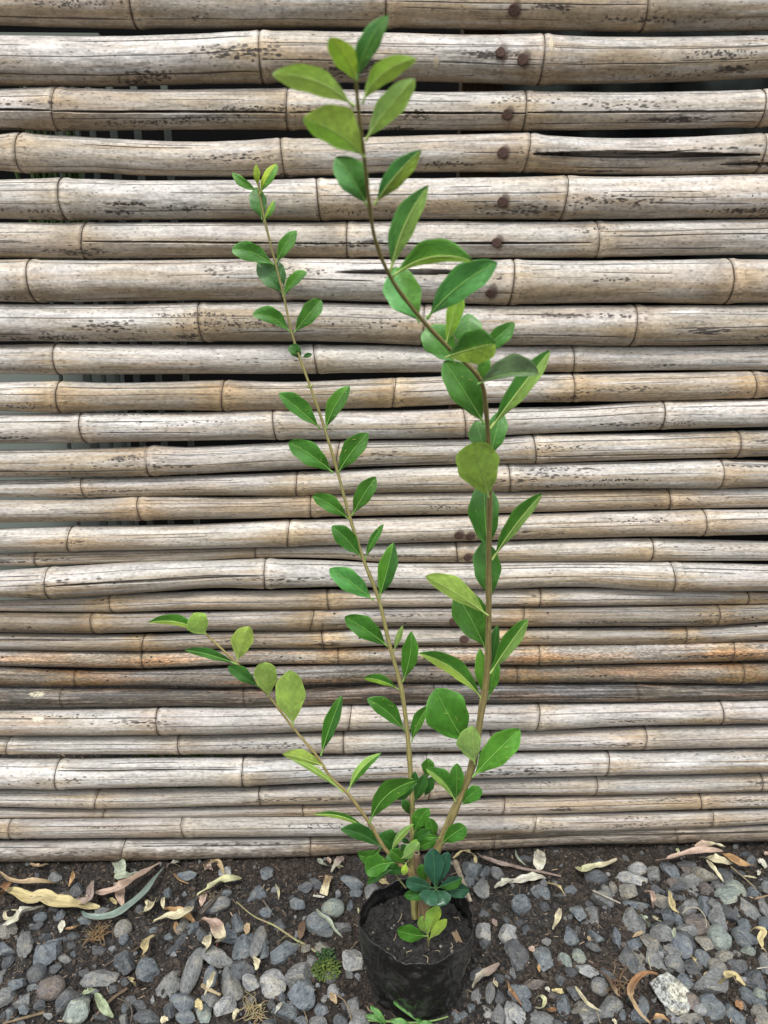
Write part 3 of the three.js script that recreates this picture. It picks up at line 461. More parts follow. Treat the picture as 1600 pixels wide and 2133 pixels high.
const leafTex = dataTex(512, 256, (i, j) => {
  const u = i / 512, v = Math.abs(j / 128 - 1), s = (u * 9 - v * 1.9 + 20 + 0.25 * (vn(i / 40, j / 40) - 0.5)) % 1, d = Math.abs(s - 0.5) * 2; let k = 0.72 + 0.26 * (fbm(i / 34, j / 34, 4) - 0.5) * 2;
  k += 0.3 * Math.max(0, 1 - (1 - d) * 8) * (1 - v * 0.7) + 0.06 * Math.sin(d * 3.14) * (1 - v) - 0.06 * (1 - Math.min(1, v * 14)); k += 0.07 * (vn(i / 3, j / 3) - 0.5);
  if (vn(i / 5 + 300, j / 5) > 0.94) k *= 0.72; if (vn(i / 6 + 90, j / 5 + 200) > 0.95) k += 0.16; const dust = sstep(0.62, 0.8, fbm(i / 22 + 40, j / 16, 4)) * 0.12; return [k + dust * 0.9, k + dust * 0.5, k + dust];
});
const leafMat = new THREE.MeshPhysicalMaterial({ map: leafTex, bumpMap: bumpOf(leafTex), bumpScale: 0.0012, vertexColors: true, roughness: 0.46, clearcoat: 0.2, clearcoatRoughness: 0.35 });
const glossMat = new THREE.MeshPhysicalMaterial({ map: leafTex, bumpMap: bumpOf(leafTex), bumpScale: 0.0012, vertexColors: true, roughness: 0.36, clearcoat: 0.45, clearcoatRoughness: 0.25 });
const glowMat = new THREE.MeshPhysicalMaterial({ map: leafTex, bumpMap: bumpOf(leafTex), bumpScale: 0.0012, vertexColors: true, transmission: 0.36, thickness: 0, roughness: 0.95, side: THREE.DoubleSide });   // thin leaves that let daylight through
const ribMats = { d: std([0.09, 0.22, 0.08], 0.5), u: std([0.22, 0.42, 0.09], 0.55), l: std([0.42, 0.56, 0.16], 0.55), y: std([0.36, 0.46, 0.09], 0.55) };
// u upper side, d deep green upper, b bluish dark upper, m mid fresh upper, l paler lower side, o olive lower side, y young
const TONE = { u: [0.062, 0.222, 0.02], d: [0.042, 0.16, 0.022], b: [0.03, 0.115, 0.062], m: [0.11, 0.325, 0.03], t: [0.095, 0.32, 0.06], l: [0.43, 0.66, 0.1], g: [0.29, 0.52, 0.11], o: [0.34, 0.54, 0.06], y: [0.44, 0.66, 0.04], k: [0.3, 0.55, 0.045], s: [0.2, 0.35, 0.17] };
const LOWER = 'lgoky';
let leafNo = 0;
function leaf(st, bx, by, tx, ty, wl, wr, tones, o = {}) {
  const id = ++leafNo; seed = 5000 + id * 131; if (st === 'R' && by < 600) { wl *= 1.14; wr *= 1.14; if (o.sharp === undefined) o = { ...o, sharp: 0.8 }; } const dx = tx - bx, dy = ty - by, len = Math.hypot(dx, dy), nx = dy / len, ny = -dx / len;
  const z0 = (typeof st === 'number' ? st : zTab[st](by)) + (o.z ?? 0), dz = o.dz ?? 0.006, arch = o.arch ?? 0.003, bow = (o.bow ?? 0) + rr(-0.02, 0.02) * len, N = 30, M = 10;
  const p0 = onZ(bx, by, z0), mm = mpp(p0), ea = o.round ? 0.85 : 1.0, eb = o.sharp ? (o.sharp < 1 ? o.sharp : 0.9) : o.round ? 0.5 : 0.76, top = Math.pow(ea / (ea + eb), ea) * Math.pow(eb / (ea + eb), eb), ph = rr(0, 9), tl = tones[0], tr = tones[1] ?? tones[0];
  const prof = (s) => { if (s < 0.07) return 0.05; const q = (s - 0.07) / 0.93; return Math.max(0.012, (Math.pow(q, ea) * Math.pow(1 - q, eb)) / top) + 0.04 * (1 - s) * sstep(0.2, 0.07, s); };
  const cx = (s) => bx + dx * s + nx * bow * 4 * s * (1 - s), cy = (s) => by + dy * s + ny * bow * 4 * s * (1 - s), cz = (s) => z0 + dz * s + arch * 4 * s * (1 - s) + (o.tipZ ?? 0) * s * s;
  const fold = o.fold ?? 0.28;
  const at = (s, t, lift = 0) => {
    const f = prof(s), w = t < 0 ? wl : wr, low = LOWER.includes(t < 0 ? tl : tr) ? -1 : 1, e = Math.abs(t), rip = 1 + 0.05 * Math.sin(s * 17 + ph + (t < 0 ? 2 : 0)) * e;
    const off = -t * w * f * rip, x = cx(s) + nx * off, y = cy(s) + ny * off, z = cz(s) + low * fold * w * mm * f * (Math.pow(e, 1.4) - (o.cup ?? 0.35) * e * e * e) + 0.1 * w * mm * Math.sin(s * 9 + ph + t) * e + lift;
    return onZ(x, y, z);
  };
  const T = (c) => { const v = rr(0.88, 1.14), h = rr(-0.08, 0.08); return [c[0] * v * (1 + h), c[1] * v, c[2] * v * (1 - h)]; }, cl = T(TONE[tl]), cr = tl === tr ? cl : T(TONE[tr]);
  const thin = LOWER.includes(tl) && LOWER.includes(tr), under = TONE.g, upper = TONE.u;
  const g = sheet(N, M, (s, t) => at(s < 0.5 ? s : 1 - 2 * (1 - s) * (1 - s), t * 2 - 1), (p) => p.clone().sub(CP).normalize(), (s, t, side) => {
    const left = t < 0.5, front = t === 0.5 ? cl.map((c, k) => (c + cr[k]) / 2) : left ? cl : cr; let c = side ? (LOWER.includes(left ? tl : tr) ? upper : under) : front;
    const e = Math.abs(t * 2 - 1), k = 1 + 0.14 * (vn(s * 6 + ph, t * 5) - 0.5); c = c.map((q) => q * k);
    if (o.brown && vn(s * 5 + ph * 3, t * 4) > 0.72 - 0.2 * e) c = [0.12, 0.065, 0.025];
    if (e > 0.9) c = c.map((q, i) => q * 1.18 + [0.012, 0.018, 0.002][i]);
    return c;
  }, thin ? 0 : 0.00035);
  const m = mesh('leaf', g, thin ? glowMat : o.gloss ? glossMat : leafMat, shrub, SB);
  if (o.label) m.userData.label = o.label;
  const pts = []; for (let k = 0; k <= 16; k++) pts.push(at(Math.min(0.95, k / 16), 0, 0.00008));
  const young = tl === 'y' || tr === 'y', rs = clamp(len * mm / 0.05, 0.45, 1.15);
  mesh('midrib', tube(pts, (t) => rs * (t < 0.08 ? mix(0.0011, 0.0007, t / 0.08) : mix(0.00045, 0.00012, t)), 6), ribMats[tl === 'b' || tl === 'd' ? 'd' : young ? 'y' : LOWER.includes(tl) || LOWER.includes(tr) ? 'l' : 'u'], m, SB);
  // little pale scars that some leaves carry
  if (o.scars) for (let k = 0; k < o.scars / 2; k++) { const s = rr(0.25, 0.9), t = rr(-0.8, 0.8), a = at(s, t, 0.0004), b = at(Math.min(0.97, s + rr(0.01, 0.06)), clamp(t + rr(-0.2, 0.2), -0.9, 0.9), 0.0004); mesh('scar', tube([a, a.clone().lerp(b, 0.5), b], 0.00024, 4), ribMats.y, m, SB); }
}
// middle stem
const C = 'C';
leaf(C, 538, 398, 484, 360, 10, 9, 'mm', { bow: 4 });
leaf(C, 541, 404, 577, 341, 11, 13, 'ym', { bow: 2 });
leaf(C, 537, 388, 534, 342, 7, 7, 'y', { sharp: 1, z: 0.006 });
leaf(C, 546, 458, 533, 390, 20, 16, 'u', { z: -0.008, dz: -0.004 });
leaf(C, 549, 462, 572, 417, 6, 8, 'km', { z: 0.006, sharp: 1 });
leaf(C, 570, 552, 484, 517, 19, 21, 'u', { round: 1, bow: -6 });
leaf(C, 576, 549, 617, 480, 15, 15, 'mu', { bow: 5 });
leaf(C, 588, 612, 537, 545, 19, 27, 'd', { z: -0.008, dz: -0.004 });
leaf(C, 592, 600, 581, 545, 4, 10, 'd', { z: -0.006, dz: -0.003 });
leaf(C, 590, 618, 638, 566, 15, 9, 'mu', { z: 0.006, bow: 5, round: 1 });
leaf(C, 604, 692, 527, 653, 12, 22, 'u', { bow: -9, round: 1 });
leaf(C, 613, 692, 668, 624, 20, 18, 'u', { round: 1, scars: 2 });
leaf(C, 626, 748, 606, 718, 12, 13, 'd', { z: -0.006, round: 1 });
leaf(C, 630, 744, 650, 738, 6, 5, 'd');
leaf(C, 667, 892, 581, 819, 14, 24, 'u', { scars: 3 });
leaf(C, 678, 896, 728, 804, 19, 16, 'mu', { bow: 5, scars: 3 });
leaf(C, 694, 985, 601, 920, 22, 25, 'u', { bow: -4, scars: 3 });
leaf(C, 704, 986, 767, 902, 24, 19, 'u', { bow: 5, scars: 3 });
leaf(C, 726, 1081, 651, 1032, 15, 19, 'u', { bow: -4 });
leaf(C, 733, 1074, 783, 993, 20, 17, 'u', { bow: 3, scars: 4 });
leaf(C, 752, 1160, 692, 1095, 19, 21, 'u', { bow: -2 });
leaf(C, 761, 1165, 799, 1092, 9, 8, 'u', { bow: 4, scars: 2 });
leaf(C, 790, 1247, 820, 1130, 20, 19, 'md', { bow: -1, sharp: 1 });
leaf(C, 778, 1250, 686, 1185, 21, 24, 't', { bow: -3 });
leaf(C, 808, 1347, 718, 1285, 20, 25, 'u', { bow: -2 });
leaf(C, 820, 1357, 839, 1303, 7, 6, 'g', { z: 0.008, sharp: 1 });
leaf(C, 839, 1420, 857, 1315, 18, 17, 'u', { sharp: 1, bow: -4 });
leaf(C, 831, 1437, 757, 1413, 7, 13, 'ku', { bow: -5 });
leaf(C, 843, 1522, 765, 1455, 15, 23, 'u', { bow: -8, scars: 7 });
leaf(C, 858, 1545, 893, 1470, 15, 10, 'um', { bow: 3, scars: 5 });
leaf(C, 864, 1672, 888, 1612, 12, 13, 'd', { z: -0.004 });
leaf(C, 862, 1662, 865, 1607, 10, 8, 'd', { z: -0.01 });
leaf(C, 890, 1620, 893, 1580, 14, 13, 'u', { brown: 1, z: 0.004, label: 'small leaf with a brown withered patch' });
leaf(C, 862, 1736, 893, 1683, 18, 16, 'u', { z: 0.006, bow: 3, scars: 2 });
leaf(C, 907, 1748, 894, 1704, 14, 12, 'u', { z: 0.008 });
leaf(C, 855, 1757, 897, 1730, 14, 9, 'd', { z: 0.008 });
leaf(C, 856, 1757, 836, 1748, 5, 6, 'd');
leaf(C, 832, 1790, 874, 1755, 17, 11, 'g', { z: 0.014, bow: -4 });
leaf(C, 815, 1776, 862, 1716, 7, 9, 'gl', { z: 0.012, bow: 8, sharp: 1 });
leaf(C, 833, 1772, 789, 1738, 20, 26, 'd', { z: -0.004 });
// crowded small leaves where the stems leave the bag
leaf(C, 850, 1795, 868, 1748, 11, 10, 'k', { z: 0.012 });
leaf(C, 846, 1800, 812, 1770, 12, 14, 'u', { z: 0.01 });
leaf(C, 858, 1800, 838, 1758, 10, 12, 'd', { z: -0.004 });
leaf(C, 872, 1768, 884, 1716, 13, 12, 'd', { z: -0.008 });
leaf(C, 868, 1772, 910, 1752, 12, 12, 'u', { z: 0.006, bow: 4 });
leaf(C, 850, 1818, 800, 1812, 9, 13, 'd', { z: 0.004, bow: -3 });
leaf(C, 858, 1700, 838, 1664, 9, 9, 'd', { z: -0.008 });
leaf(C, 884, 1660, 900, 1618, 9, 11, 'd', { z: -0.012 });
// right stem
const Rr = 'R';
leaf(Rr, 743, 168, 809, 30, 20, 20, 'tu', { bow: 10, sharp: 1, dz: 0.012 });
leaf(Rr, 741, 172, 686, 78, 22, 22, 'ky', { bow: -6, dz: 0.02 });
leaf(Rr, 737, 222, 567, 154, 26, 26, 'lk', { bow: -20, z: -0.004, dz: 0.03, fold: 0.4 });
leaf(Rr, 755, 216, 868, 122, 22, 20, 'ko', { bow: 20, dz: 0.02, tipZ: 0.006 });
leaf(Rr, 762, 292, 864, 164, 24, 24, 'gl', { bow: 8, dz: 0.018 });
leaf(Rr, 759, 328, 631, 246, 26, 50, 'ko', { bow: -14, z: 0.006, dz: 0.028, label: 'broad leaf turned to show its paler underside' });
leaf(Rr, 764, 428, 700, 326, 26, 33, 'tu', { bow: -4, z: -0.008 });
leaf(Rr, 780, 426, 878, 312, 20, 20, 'to', { bow: 8, dz: 0.014, sharp: 1 });
leaf(Rr, 814, 566, 893, 385, 26, 20, 'tg', { bow: 14, dz: 0.014, sharp: 1 });
leaf(Rr, 816, 578, 987, 545, 34, 12, 'mk', { bow: 26, dz: 0.022, fold: 0.4 });
leaf(Rr, 874, 672, 822, 556, 42, 34, 'tm', { z: -0.016, dz: -0.004 });
leaf(Rr, 889, 664, 1036, 546, 36, 30, 't', { bow: 8, dz: 0.02, label: 'broad leaf spread to the right in front of the others' });
leaf(Rr, 928, 718, 960, 590, 16, 18, 'k', { z: -0.004, bow: -4, sharp: 1, dz: 0.01 });
leaf(Rr, 948, 756, 887, 684, 30, 36, 'u', { z: -0.014, dz: -0.004, round: 1 });
leaf(Rr, 929, 744, 1032, 716, 38, 34, 'uo', { z: 0.014, dz: 0.022, bow: 4, round: 1, fold: 0.35 });
leaf(Rr, 985, 745, 975, 653, 32, 28, 'u', { z: -0.022, dz: -0.004 });
leaf(Rr, 998, 738, 1072, 672, 18, 20, 'u', { z: -0.016, bow: 2 });
leaf(Rr, 996, 800, 1122, 778, 40, 8, 's', { z: 0.012, dz: 0.026, bow: 12, round: 1, fold: 0.45 });
leaf(Rr, 1009, 884, 925, 752, 30, 42, 'u', { z: -0.014, dz: 0.002, bow: -2, scars: 3, label: 'large dark leaf behind the bend of the tallest stem' });
leaf(Rr, 1022, 892, 1146, 730, 24, 20, 'ug', { z: -0.004, bow: 4, dz: 0.004 });
leaf(Rr, 1001, 800, 1012, 740, 14, 14, 'm', { z: -0.02 });
leaf(Rr, 1021, 954, 1044, 856, 22, 22, 'u', { z: -0.016, dz: -0.006 });
leaf(Rr, 1013, 954, 992, 876, 24, 22, 'u', { z: -0.018, dz: -0.006 });
leaf(Rr, 1018, 1036, 986, 922, 48, 42, 'o', { z: 0.008, dz: 0.03, round: 1, label: 'roundest leaf, olive underside facing out over the stem' });
leaf(Rr, 1017, 1152, 1008, 1004, 34, 30, 'u', { z: -0.014, dz: -0.004, scars: 2 });
leaf(Rr, 1026, 1165, 1130, 1028, 22, 12, 'ug', { bow: 8, dz: 0.016, z: 0.002 });
leaf(Rr, 1021, 1252, 1008, 1128, 30, 28, 'u', { z: -0.014, dz: -0.004 });
leaf(Rr, 1016, 1282, 886, 1200, 14, 30, 'l', { z: 0.006, bow: -6, dz: 0.03, label: 'pale olive leaf pointing left, underside up' });
leaf(Rr, 1012, 1352, 950, 1236, 32, 42, 'u', { z: -0.012, dz: -0.002, bow: -4, scars: 2 });
leaf(Rr, 1022, 1402, 1100, 1290, 20, 16, 'ug', { z: 0.006, bow: 2, dz: 0.014 });
leaf(Rr, 1024, 1392, 1037, 1302, 12, 9, 'd', { z: -0.012 });
leaf(Rr, 1005, 1458, 870, 1360, 13, 24, 'lu', { bow: -18, dz: 0.012, sharp: 1 });
leaf(Rr, 1007, 1452, 1000, 1350, 15, 12, 'm', { z: -0.01, sharp: 1 });
leaf(Rr, 1017, 1456, 1034, 1368, 8, 14, 'm', { z: -0.01, sharp: 1 });
leaf(Rr, 972, 1550, 908, 1434, 46, 44, 'u', { z: -0.004, dz: 0.006, bow: 2, scars: 5, label: 'largest leaf low on the plant, flat and dark green' });
leaf(Rr, 989, 1592, 984, 1512, 34, 16, 'g', { z: 0.014, dz: 0.012, label: 'greyish underside of a small leaf lying over the largest one' });
leaf(Rr, 985, 1618, 1083, 1519, 29, 31, 'm', { z: 0.006, bow: 4, scars: 5, label: 'bright green leaf pointing right above the pale pole' });
leaf(Rr, 949, 1670, 887, 1601, 9, 22, 'gu', { z: 0.006, bow: -8 });
leaf(Rr, 950, 1668, 952, 1590, 16, 15, 'u', { z: 0, scars: 2 });
leaf(Rr, 962, 1677, 1000, 1640, 14, 18, 'u', { scars: 3, bow: 2, round: 1 });
leaf(Rr, 921, 1757, 970, 1722, 18, 20, 'u', { z: 0.006, bow: 2, round: 1 });
leaf(Rr, 917, 1745, 884, 1744, 7, 7, 'u', { z: 0.008 });
// left stem
const Ll = 'L';
leaf(Ll, 428, 1320, 308, 1297, 7, 16, 'lu', { bow: -10, sharp: 1 });
leaf(Ll, 430, 1322, 402, 1278, 22, 27, 'l', { z: 0.006, dz: 0.012, bow: 6 });
leaf(Ll, 493, 1384, 383, 1354, 8, 13, 'ud', { bow: -6, sharp: 1 });
leaf(Ll, 495, 1378, 520, 1305, 25, 20, 'l', { z: 0.004, dz: 0.014, bow: 3 });
leaf(Ll, 538, 1431, 474, 1388, 12, 17, 'd', { bow: -2 });
leaf(Ll, 560, 1450, 548, 1380, 24, 24, 'l', { z: 0.004, dz: 0.014, round: 1 });
leaf(Ll, 611, 1512, 604, 1396, 32, 31, 'l', { z: 0.004, dz: 0.02, label: 'pale green oval leaf, largest on the leaning left stem' });
leaf(Ll, 669, 1573, 713, 1448, 16, 14, 'ud', { sharp: 1, bow: 4 });
leaf(Ll, 675, 1597, 588, 1571, 10, 18, 'l', { bow: -4, sharp: 1, brown: 0 });
leaf(Ll, 715, 1650, 605, 1580, 6, 8, 'l', { bow: -4, sharp: 1 });
leaf(Ll, 725, 1649, 795, 1568, 11, 10, 'gu', { bow: 10, sharp: 1 });
leaf(Ll, 770, 1714, 870, 1626, 25, 20, 'u', { bow: 20, z: 0.012, dz: 0.02, sharp: 1, scars: 2 });
leaf(Ll, 868, 1632, 822, 1664, 12, 14, 'd', { z: 0.024, dz: -0.004 });
leaf(Ll, 769, 1732, 652, 1697, 6, 8, 'lu', { bow: -14, sharp: 1 });
leaf(Ll, 795, 1766, 710, 1727, 13, 21, 'd', { bow: -8, z: 0.006, dz: 0.014 });
leaf(Ll, 794, 1765, 746, 1780, 20, 14, 'u', { bow: 12, z: -0.002, dz: 0.012, round: 1 });
leaf(Ll, 820, 1797, 762, 1817, 20, 25, 'u', { bow: -6, z: 0.02, dz: 0.02, scars: 2, round: 1 });
leaf(Ll, 815, 1812, 765, 1842, 6, 12, 'd', { z: 0.006, dz: 0.006 });
leaf(Ll, 806, 1776, 818, 1810, 10, 10, 'd', { z: 0 });
leaf(Ll, 846, 1797, 841, 1823, 7, 7, 'y', { z: 0.02 });
// dark rosette over the bag
const Q = 'Q', gl = { gloss: 1 };
leaf(Q, 886, 1838, 877, 1800, 12, 10, 'u', { z: -0.012 });
leaf(Q, 906, 1850, 902, 1767, 22, 20, 'b', { ...gl, dz: 0.004, label: 'upright glossy blue green leaf of the low rosette' });
leaf(Q, 909, 1848, 934, 1774, 15, 14, 'b', { ...gl, z: -0.004 });
leaf(Q, 922, 1856, 978, 1855, 15, 18, 'b', { ...gl, z: -0.006, bow: 2 });
leaf(Q, 910, 1850, 963, 1829, 11, 15, 'bd', { ...gl, dz: 0.012 });
leaf(Q, 902, 1862, 841, 1866, 13, 13, 'd', { ...gl, z: -0.004 });
leaf(Q, 904, 1850, 846, 1836, 15, 15, 'b', { ...gl, dz: 0.012, round: 1 });
leaf(Q, 910, 1853, 930, 1884, 17, 19, 'b', { ...gl, dz: 0.018, round: 1 });
leaf(Q, 907, 1853, 887, 1882, 20, 22, 'b', { ...gl, z: 0.002, dz: 0.022, round: 1 });
// bright sprout on the soil
leaf('S', 890, 1948, 878, 1908, 13, 13, 'k', { z: -0.006 });
leaf('S', 891, 1948, 914, 1886, 17, 14, 'ky', { z: -0.002, bow: 2, dz: 0.006 });
leaf('S', 893, 1958, 931, 1914, 11, 10, 'y', { bow: 1, dz: 0.01 });
leaf('S', 890, 1950, 827, 1938, 17, 19, 'u', { dz: 0.016, bow: 2 });
{ // tiny bud stipules on the middle stem
  const m = ribMats.y; for (const [x, y, a, b] of [[646, 806, 654, 797], [643, 806, 636, 801], [541, 405, 545, 396]]) mesh('bud', tube(spline([onZ(x, y, zTab.C(y)), onZ((x + a) / 2 + 1, (y + b) / 2 + 1, zTab.C(y) + 0.003), onZ(a, b, zTab.C(y) + 0.004)], 6), (t) => 0.0009 * (1.1 - t), 5), m, shrub, SB);
}

// ---------------------------------------------------------------- gravel
const spk = [0, 1, 2].map((q) => dataTex(256, 256, (i, j) => {
  const a = fbm(i / 60 + q * 40, j / 60, 4), b = vn(i / 7 + q * 9, j / 7), c = fbm(i / 20, j / 20 + q * 20, 3), e = vn(i / 11 + 70, j / 11); let k = 0.66 + 0.5 * (a - 0.5) + 0.46 * (c - 0.5) + 0.26 * (b - 0.5);
  if (q === 2) k += 0.3 * sstep(0.46, 0.62, fbm(i / 9 + 30, j / 9, 3)) - 0.32 * sstep(0.5, 0.66, fbm(i / 10 + 60, j / 10, 4)) - 0.05;
  else { if (e > 0.86) k += 0.32 * sstep(0.86, 0.93, e); if (e < 0.1) k -= 0.3; } const w = sstep(0.5, 0.75, a); k = clamp(k, 0.06, 1); return [clamp(k * mix(0.99, 1.07, w)), k, clamp(k * mix(1.0, 0.88, w))];
}));
const SM = {}; for (const [k, c, q] of [['b', [0.178, 0.202, 0.222], 0], ['g', [0.245, 0.25, 0.245], 1], ['d', [0.118, 0.126, 0.135], 0], ['t', [0.29, 0.275, 0.24], 1], ['v', [0.29, 0.33, 0.3], 1], ['p', [0.4, 0.405, 0.4], 1], ['w', [0.46, 0.47, 0.44], 2], ['r', [0.18, 0.155, 0.145], 0], ['k', [0.2, 0.222, 0.25], 1]])
  SM[k] = new THREE.MeshStandardMaterial({ color: colour(...c), map: spk[q], bumpMap: bumpOf(spk[q]), bumpScale: 0.0035, roughness: 0.84 });
function stoneGeo(round, s, detail = 4) {
  seed = s; let g = new THREE.IcosahedronGeometry(1, detail); g.deleteAttribute('normal'); g.deleteAttribute('uv'); g = mergeVertices(g, 1e-4);
  let P = g.attributes.position; const cuts = []; for (let k = 0; k < (round ? 5 : 10); k++) cuts.push([V3(rr(-1, 1), rr(-1, 1), rr(-1, 1)).normalize(), round ? rr(0.78, 0.96) : rr(0.42, 0.78)]);
  const v = V3(), uv = [], ox = rr(0, 50);
  for (let i = 0; i < P.count; i++) {
    v.fromBufferAttribute(P, i); const d = v.clone(); let r = 1; for (const [n, h] of cuts) { const c = d.dot(n); if (c > 0.05) r = Math.min(r, mix(h / c, 1, round ? 0.3 : 0)); }
    r *= 1 + (round ? 0.22 : 0.12) * (vn3(d.x * 1.6 + ox, d.y * 1.6, d.z * 1.6) - 0.5) + (round ? 0.05 : 0.06) * (vn3(d.x * 6 + ox, d.y * 6, d.z * 6 + 4) - 0.5) + 0.035 * (vn3(d.x * 14, d.y * 14 + ox, d.z * 14) - 0.5);
    v.multiplyScalar(r); P.setXYZ(i, v.x, v.y, v.z); 
  }
  g.computeBoundingBox(); const b = g.boundingBox;
  g.translate(-(b.min.x + b.max.x) / 2, -(b.min.y + b.max.y) / 2, -(b.min.z + b.max.z) / 2); g.scale(2 / (b.max.x - b.min.x), 2 / (b.max.y - b.min.y), 2 / (b.max.z - b.min.z)); g.computeVertexNormals();
  g = round ? g.toNonIndexed() : toCreasedNormals(g, 0.42); P = g.attributes.position;
  const A = V3(), B = V3(), D = V3();
  for (let i = 0; i < P.count; i += 3) {           // box projection, so that the grain is not smeared on the flanks
    A.fromBufferAttribute(P, i); B.fromBufferAttribute(P, i + 1).sub(A); D.fromBufferAttribute(P, i + 2).sub(A); D.crossVectors(B, D); const x = Math.abs(D.x), y = Math.abs(D.y), z = Math.abs(D.z);
    for (let k = 0; k < 3; k++) { A.fromBufferAttribute(P, i + k); const [p, q] = y >= x && y >= z ? [A.x, A.z] : x >= z ? [A.y, A.z] : [A.x, A.y]; uv.push(p * 0.42 + ox, q * 0.42 + ox * 0.7); }
  }
  g.setAttribute('uv', new THREE.Float32BufferAttribute(uv, 2)); return g;
}
const angular = [], rounded = []; for (let i = 0; i < 26; i++) angular.push(stoneGeo(false, 900 + i)); for (let i = 0; i < 12; i++) rounded.push(stoneGeo(true, 1900 + i));
seed = 4242;
const SC = 1600 / 540, placed = [];
const panels = {
  L: '335 245 85 75g 395 380 90 65r 475 345 80 90d 1150 243 130 70b 1030 385 55 60b 1570 375 70 120b 50 630 110 90t 155 710 100 150g 45 745 110 85b 50 805 70 90d 290 765 150 170b 345 670 130 60b 220 595 90 55d 250 540 80 60b 275 640 85 50d 405 790 90 50g 225 875 110 110d 105 970 100 80b 200 960 80 55b 320 990 160 130r 30 1035 120 110g 135 1060 110 80g 425 1045 150 160d 490 1130 170 160v 150 1120 80 60b 55 1130 70 70b 250 1095 70 60d 620 930 230 110g 765 835 150 130d 915 880 140 140b 765 680 55 60b 1040 970 150 200g 1190 900 100 240G 1340 800 200 120g 1300 930 95 130b 1435 960 150 220g 1500 855 150 130d 1550 945 120 100p 1505 715 120 160b 1410 680 130 80b 1475 575 100 130b 1405 600 40 60b 1190 610 75 80b 1245 655 70 85d 1225 770 70 90d 1130 590 60 100t 1120 690 70 90d 1580 680 70 170g 1130 1080 160 130b 1145 1160 120 80b 1260 1135 100 110v 1300 1050 110 100g 1390 1110 130 110p 1040 1140 95 90d 910 1170 170 70d 870 1095 90 60d 810 1075 80 60d 770 1100 40 60b 610 740 80 60d 1070 755 80 50d 1340 470 160 90g 1180 470 100 90d 1390 385 80 60b 630 485 90 50g 375 530 60 60b 520 545 90 50b 620 1170 100 60d 15 1165 40 60d 15 880 40 60g 450 640 80 50d 540 1030 70 60d 330 480 60 40d 860 485 60 60d 950 615 60 40b 440 700 60 40d 700 1000 60 60d 520 900 70 60d',
  M: '75 220 80 90b 40 375 85 120b 385 305 90 80d 605 295 150 100b 625 380 75 60b 735 380 100 140G 590 450 45 80b 400 590 165 130b 535 580 125 75g 420 720 110 75t 350 800 70 90g 190 740 180 120b 25 695 90 190G 70 745 60 120b 115 940 160 150p 275 880 165 130g 285 1010 160 160b 490 975 80 80p 610 790 140 130p 415 1085 90 90b 185 1130 150 100b 110 1065 60 70d 395 1170 110 60g 285 1170 90 60b 530 1165 90 70d 660 1150 110 100G 610 1070 80 110g 430 1015 40 45p 170 1030 45 50b 10 940 50 90g 230 408 40 50d 70 520 80 60b 160 600 80 70d 1350 210 120 120b 1425 220 70 80b 1505 260 90 85g 1330 290 60 70b 1410 275 40 50g 1400 355 95 120g 1420 495 75 50d 1495 470 50 50d 1415 610 100 110p 1425 695 75 65d 1560 640 100 110p 1590 770 70 150b 1385 880 110 90d 1515 905 80 60d 1380 1010 85 120g 1455 1005 60 135G 1515 1020 60 80d 1570 1120 100 130p 1440 1120 60 100p 1500 1140 85 110g 1290 1130 50 60b 1245 1145 60 60b 1590 880 40 60g 590 880 50 40g 670 570 60 60d 320 740 60 60t 250 1110 50 50d 560 1060 50 60d 1340 1090 50 50b',
  R: '800 195 115 85p 765 280 190 95p 900 235 95 95g 995 225 105 115b 1105 195 120 75d 1210 270 140 100t 1115 290 120 90g 1100 230 75 50r 1340 255 100 110d 1400 345 130 105v 1350 405 150 110v 1300 335 80 80g 1110 350 90 110g 1020 315 80 65r 915 350 95 75d 1030 370 130 55d 1215 360 90 70r 740 390 115 110t 650 355 60 70t 605 370 70 90g 575 450 130 110g 790 455 165 55b 515 535 95 115g 490 460 50 50d 385 385 85 95b 320 425 90 30d 200 400 95 100b 75 470 120 110b 220 490 60 50d 425 540 100 105b 115 630 60 60d 70 570 50 50d 20 655 70 90p 55 770 130 150d 210 810 125 140b 380 660 95 115b 430 620 40 60d 540 655 85 85b 665 670 60 130k 430 795 80 80v 345 820 85 95v 520 740 90 60d 485 885 140 90p 560 975 105 100G 320 930 70 80d 175 945 150 70r 65 1010 130 100b 285 1030 90 40r 335 1080 90 110b 400 1020 90 90d 450 1105 150 80t 40 1120 110 150p 105 1090 60 80b 205 1165 160 100G 520 1160 160 80g 625 1100 150 130g 735 815 120 150d 770 565 130 140g 800 790 70 120t 890 815 110 140g 875 695 110 130t 770 720 70 80k 800 690 50 60b 700 715 55 40r 945 665 140 100g 950 600 150 60d 1045 555 60 90K 980 525 90 90b 950 445 110 80t 1050 420 90 50d 1105 490 130 100g 1145 440 60 80g 1210 465 75 130b 1160 600 140 110r 1280 555 100 130g 1345 510 110 130d 1405 510 30 70g 1275 480 70 90g 1485 490 130 170g 1580 480 70 120g 1570 580 80 80b 1510 375 80 70b 1580 365 60 60g 1300 665 140 135V 1100 625 130 80g 1095 680 110 110d 1065 730 130 140K 1205 715 110 90t 1460 665 150 100b 1480 740 80 60v 960 770 60 100b 1030 770 120 110g 1200 800 90 100b 1020 855 105 90g 1130 860 120 90d 1315 780 140 70t 1285 855 110 95T 1410 835 115 80d 1510 900 120 110d 1090 955 110 110b 1240 980 200 140g 1470 1000 100 90b 1560 990 80 80v 1120 1080 120 130r 1255 1110 140 130b 1390 1130 105 110b 1430 1075 60 70r 1550 1050 90 40b 1110 1170 200 60t 830 1100 60 100b 790 1150 120 100b 1560 1140 100 110t 560 165 75 75d 540 275 140 80d 110 140 110 40d 1500 165 90 70d 1460 90 90 35d 1590 330 60 60b 1580 820 70 120g',
};
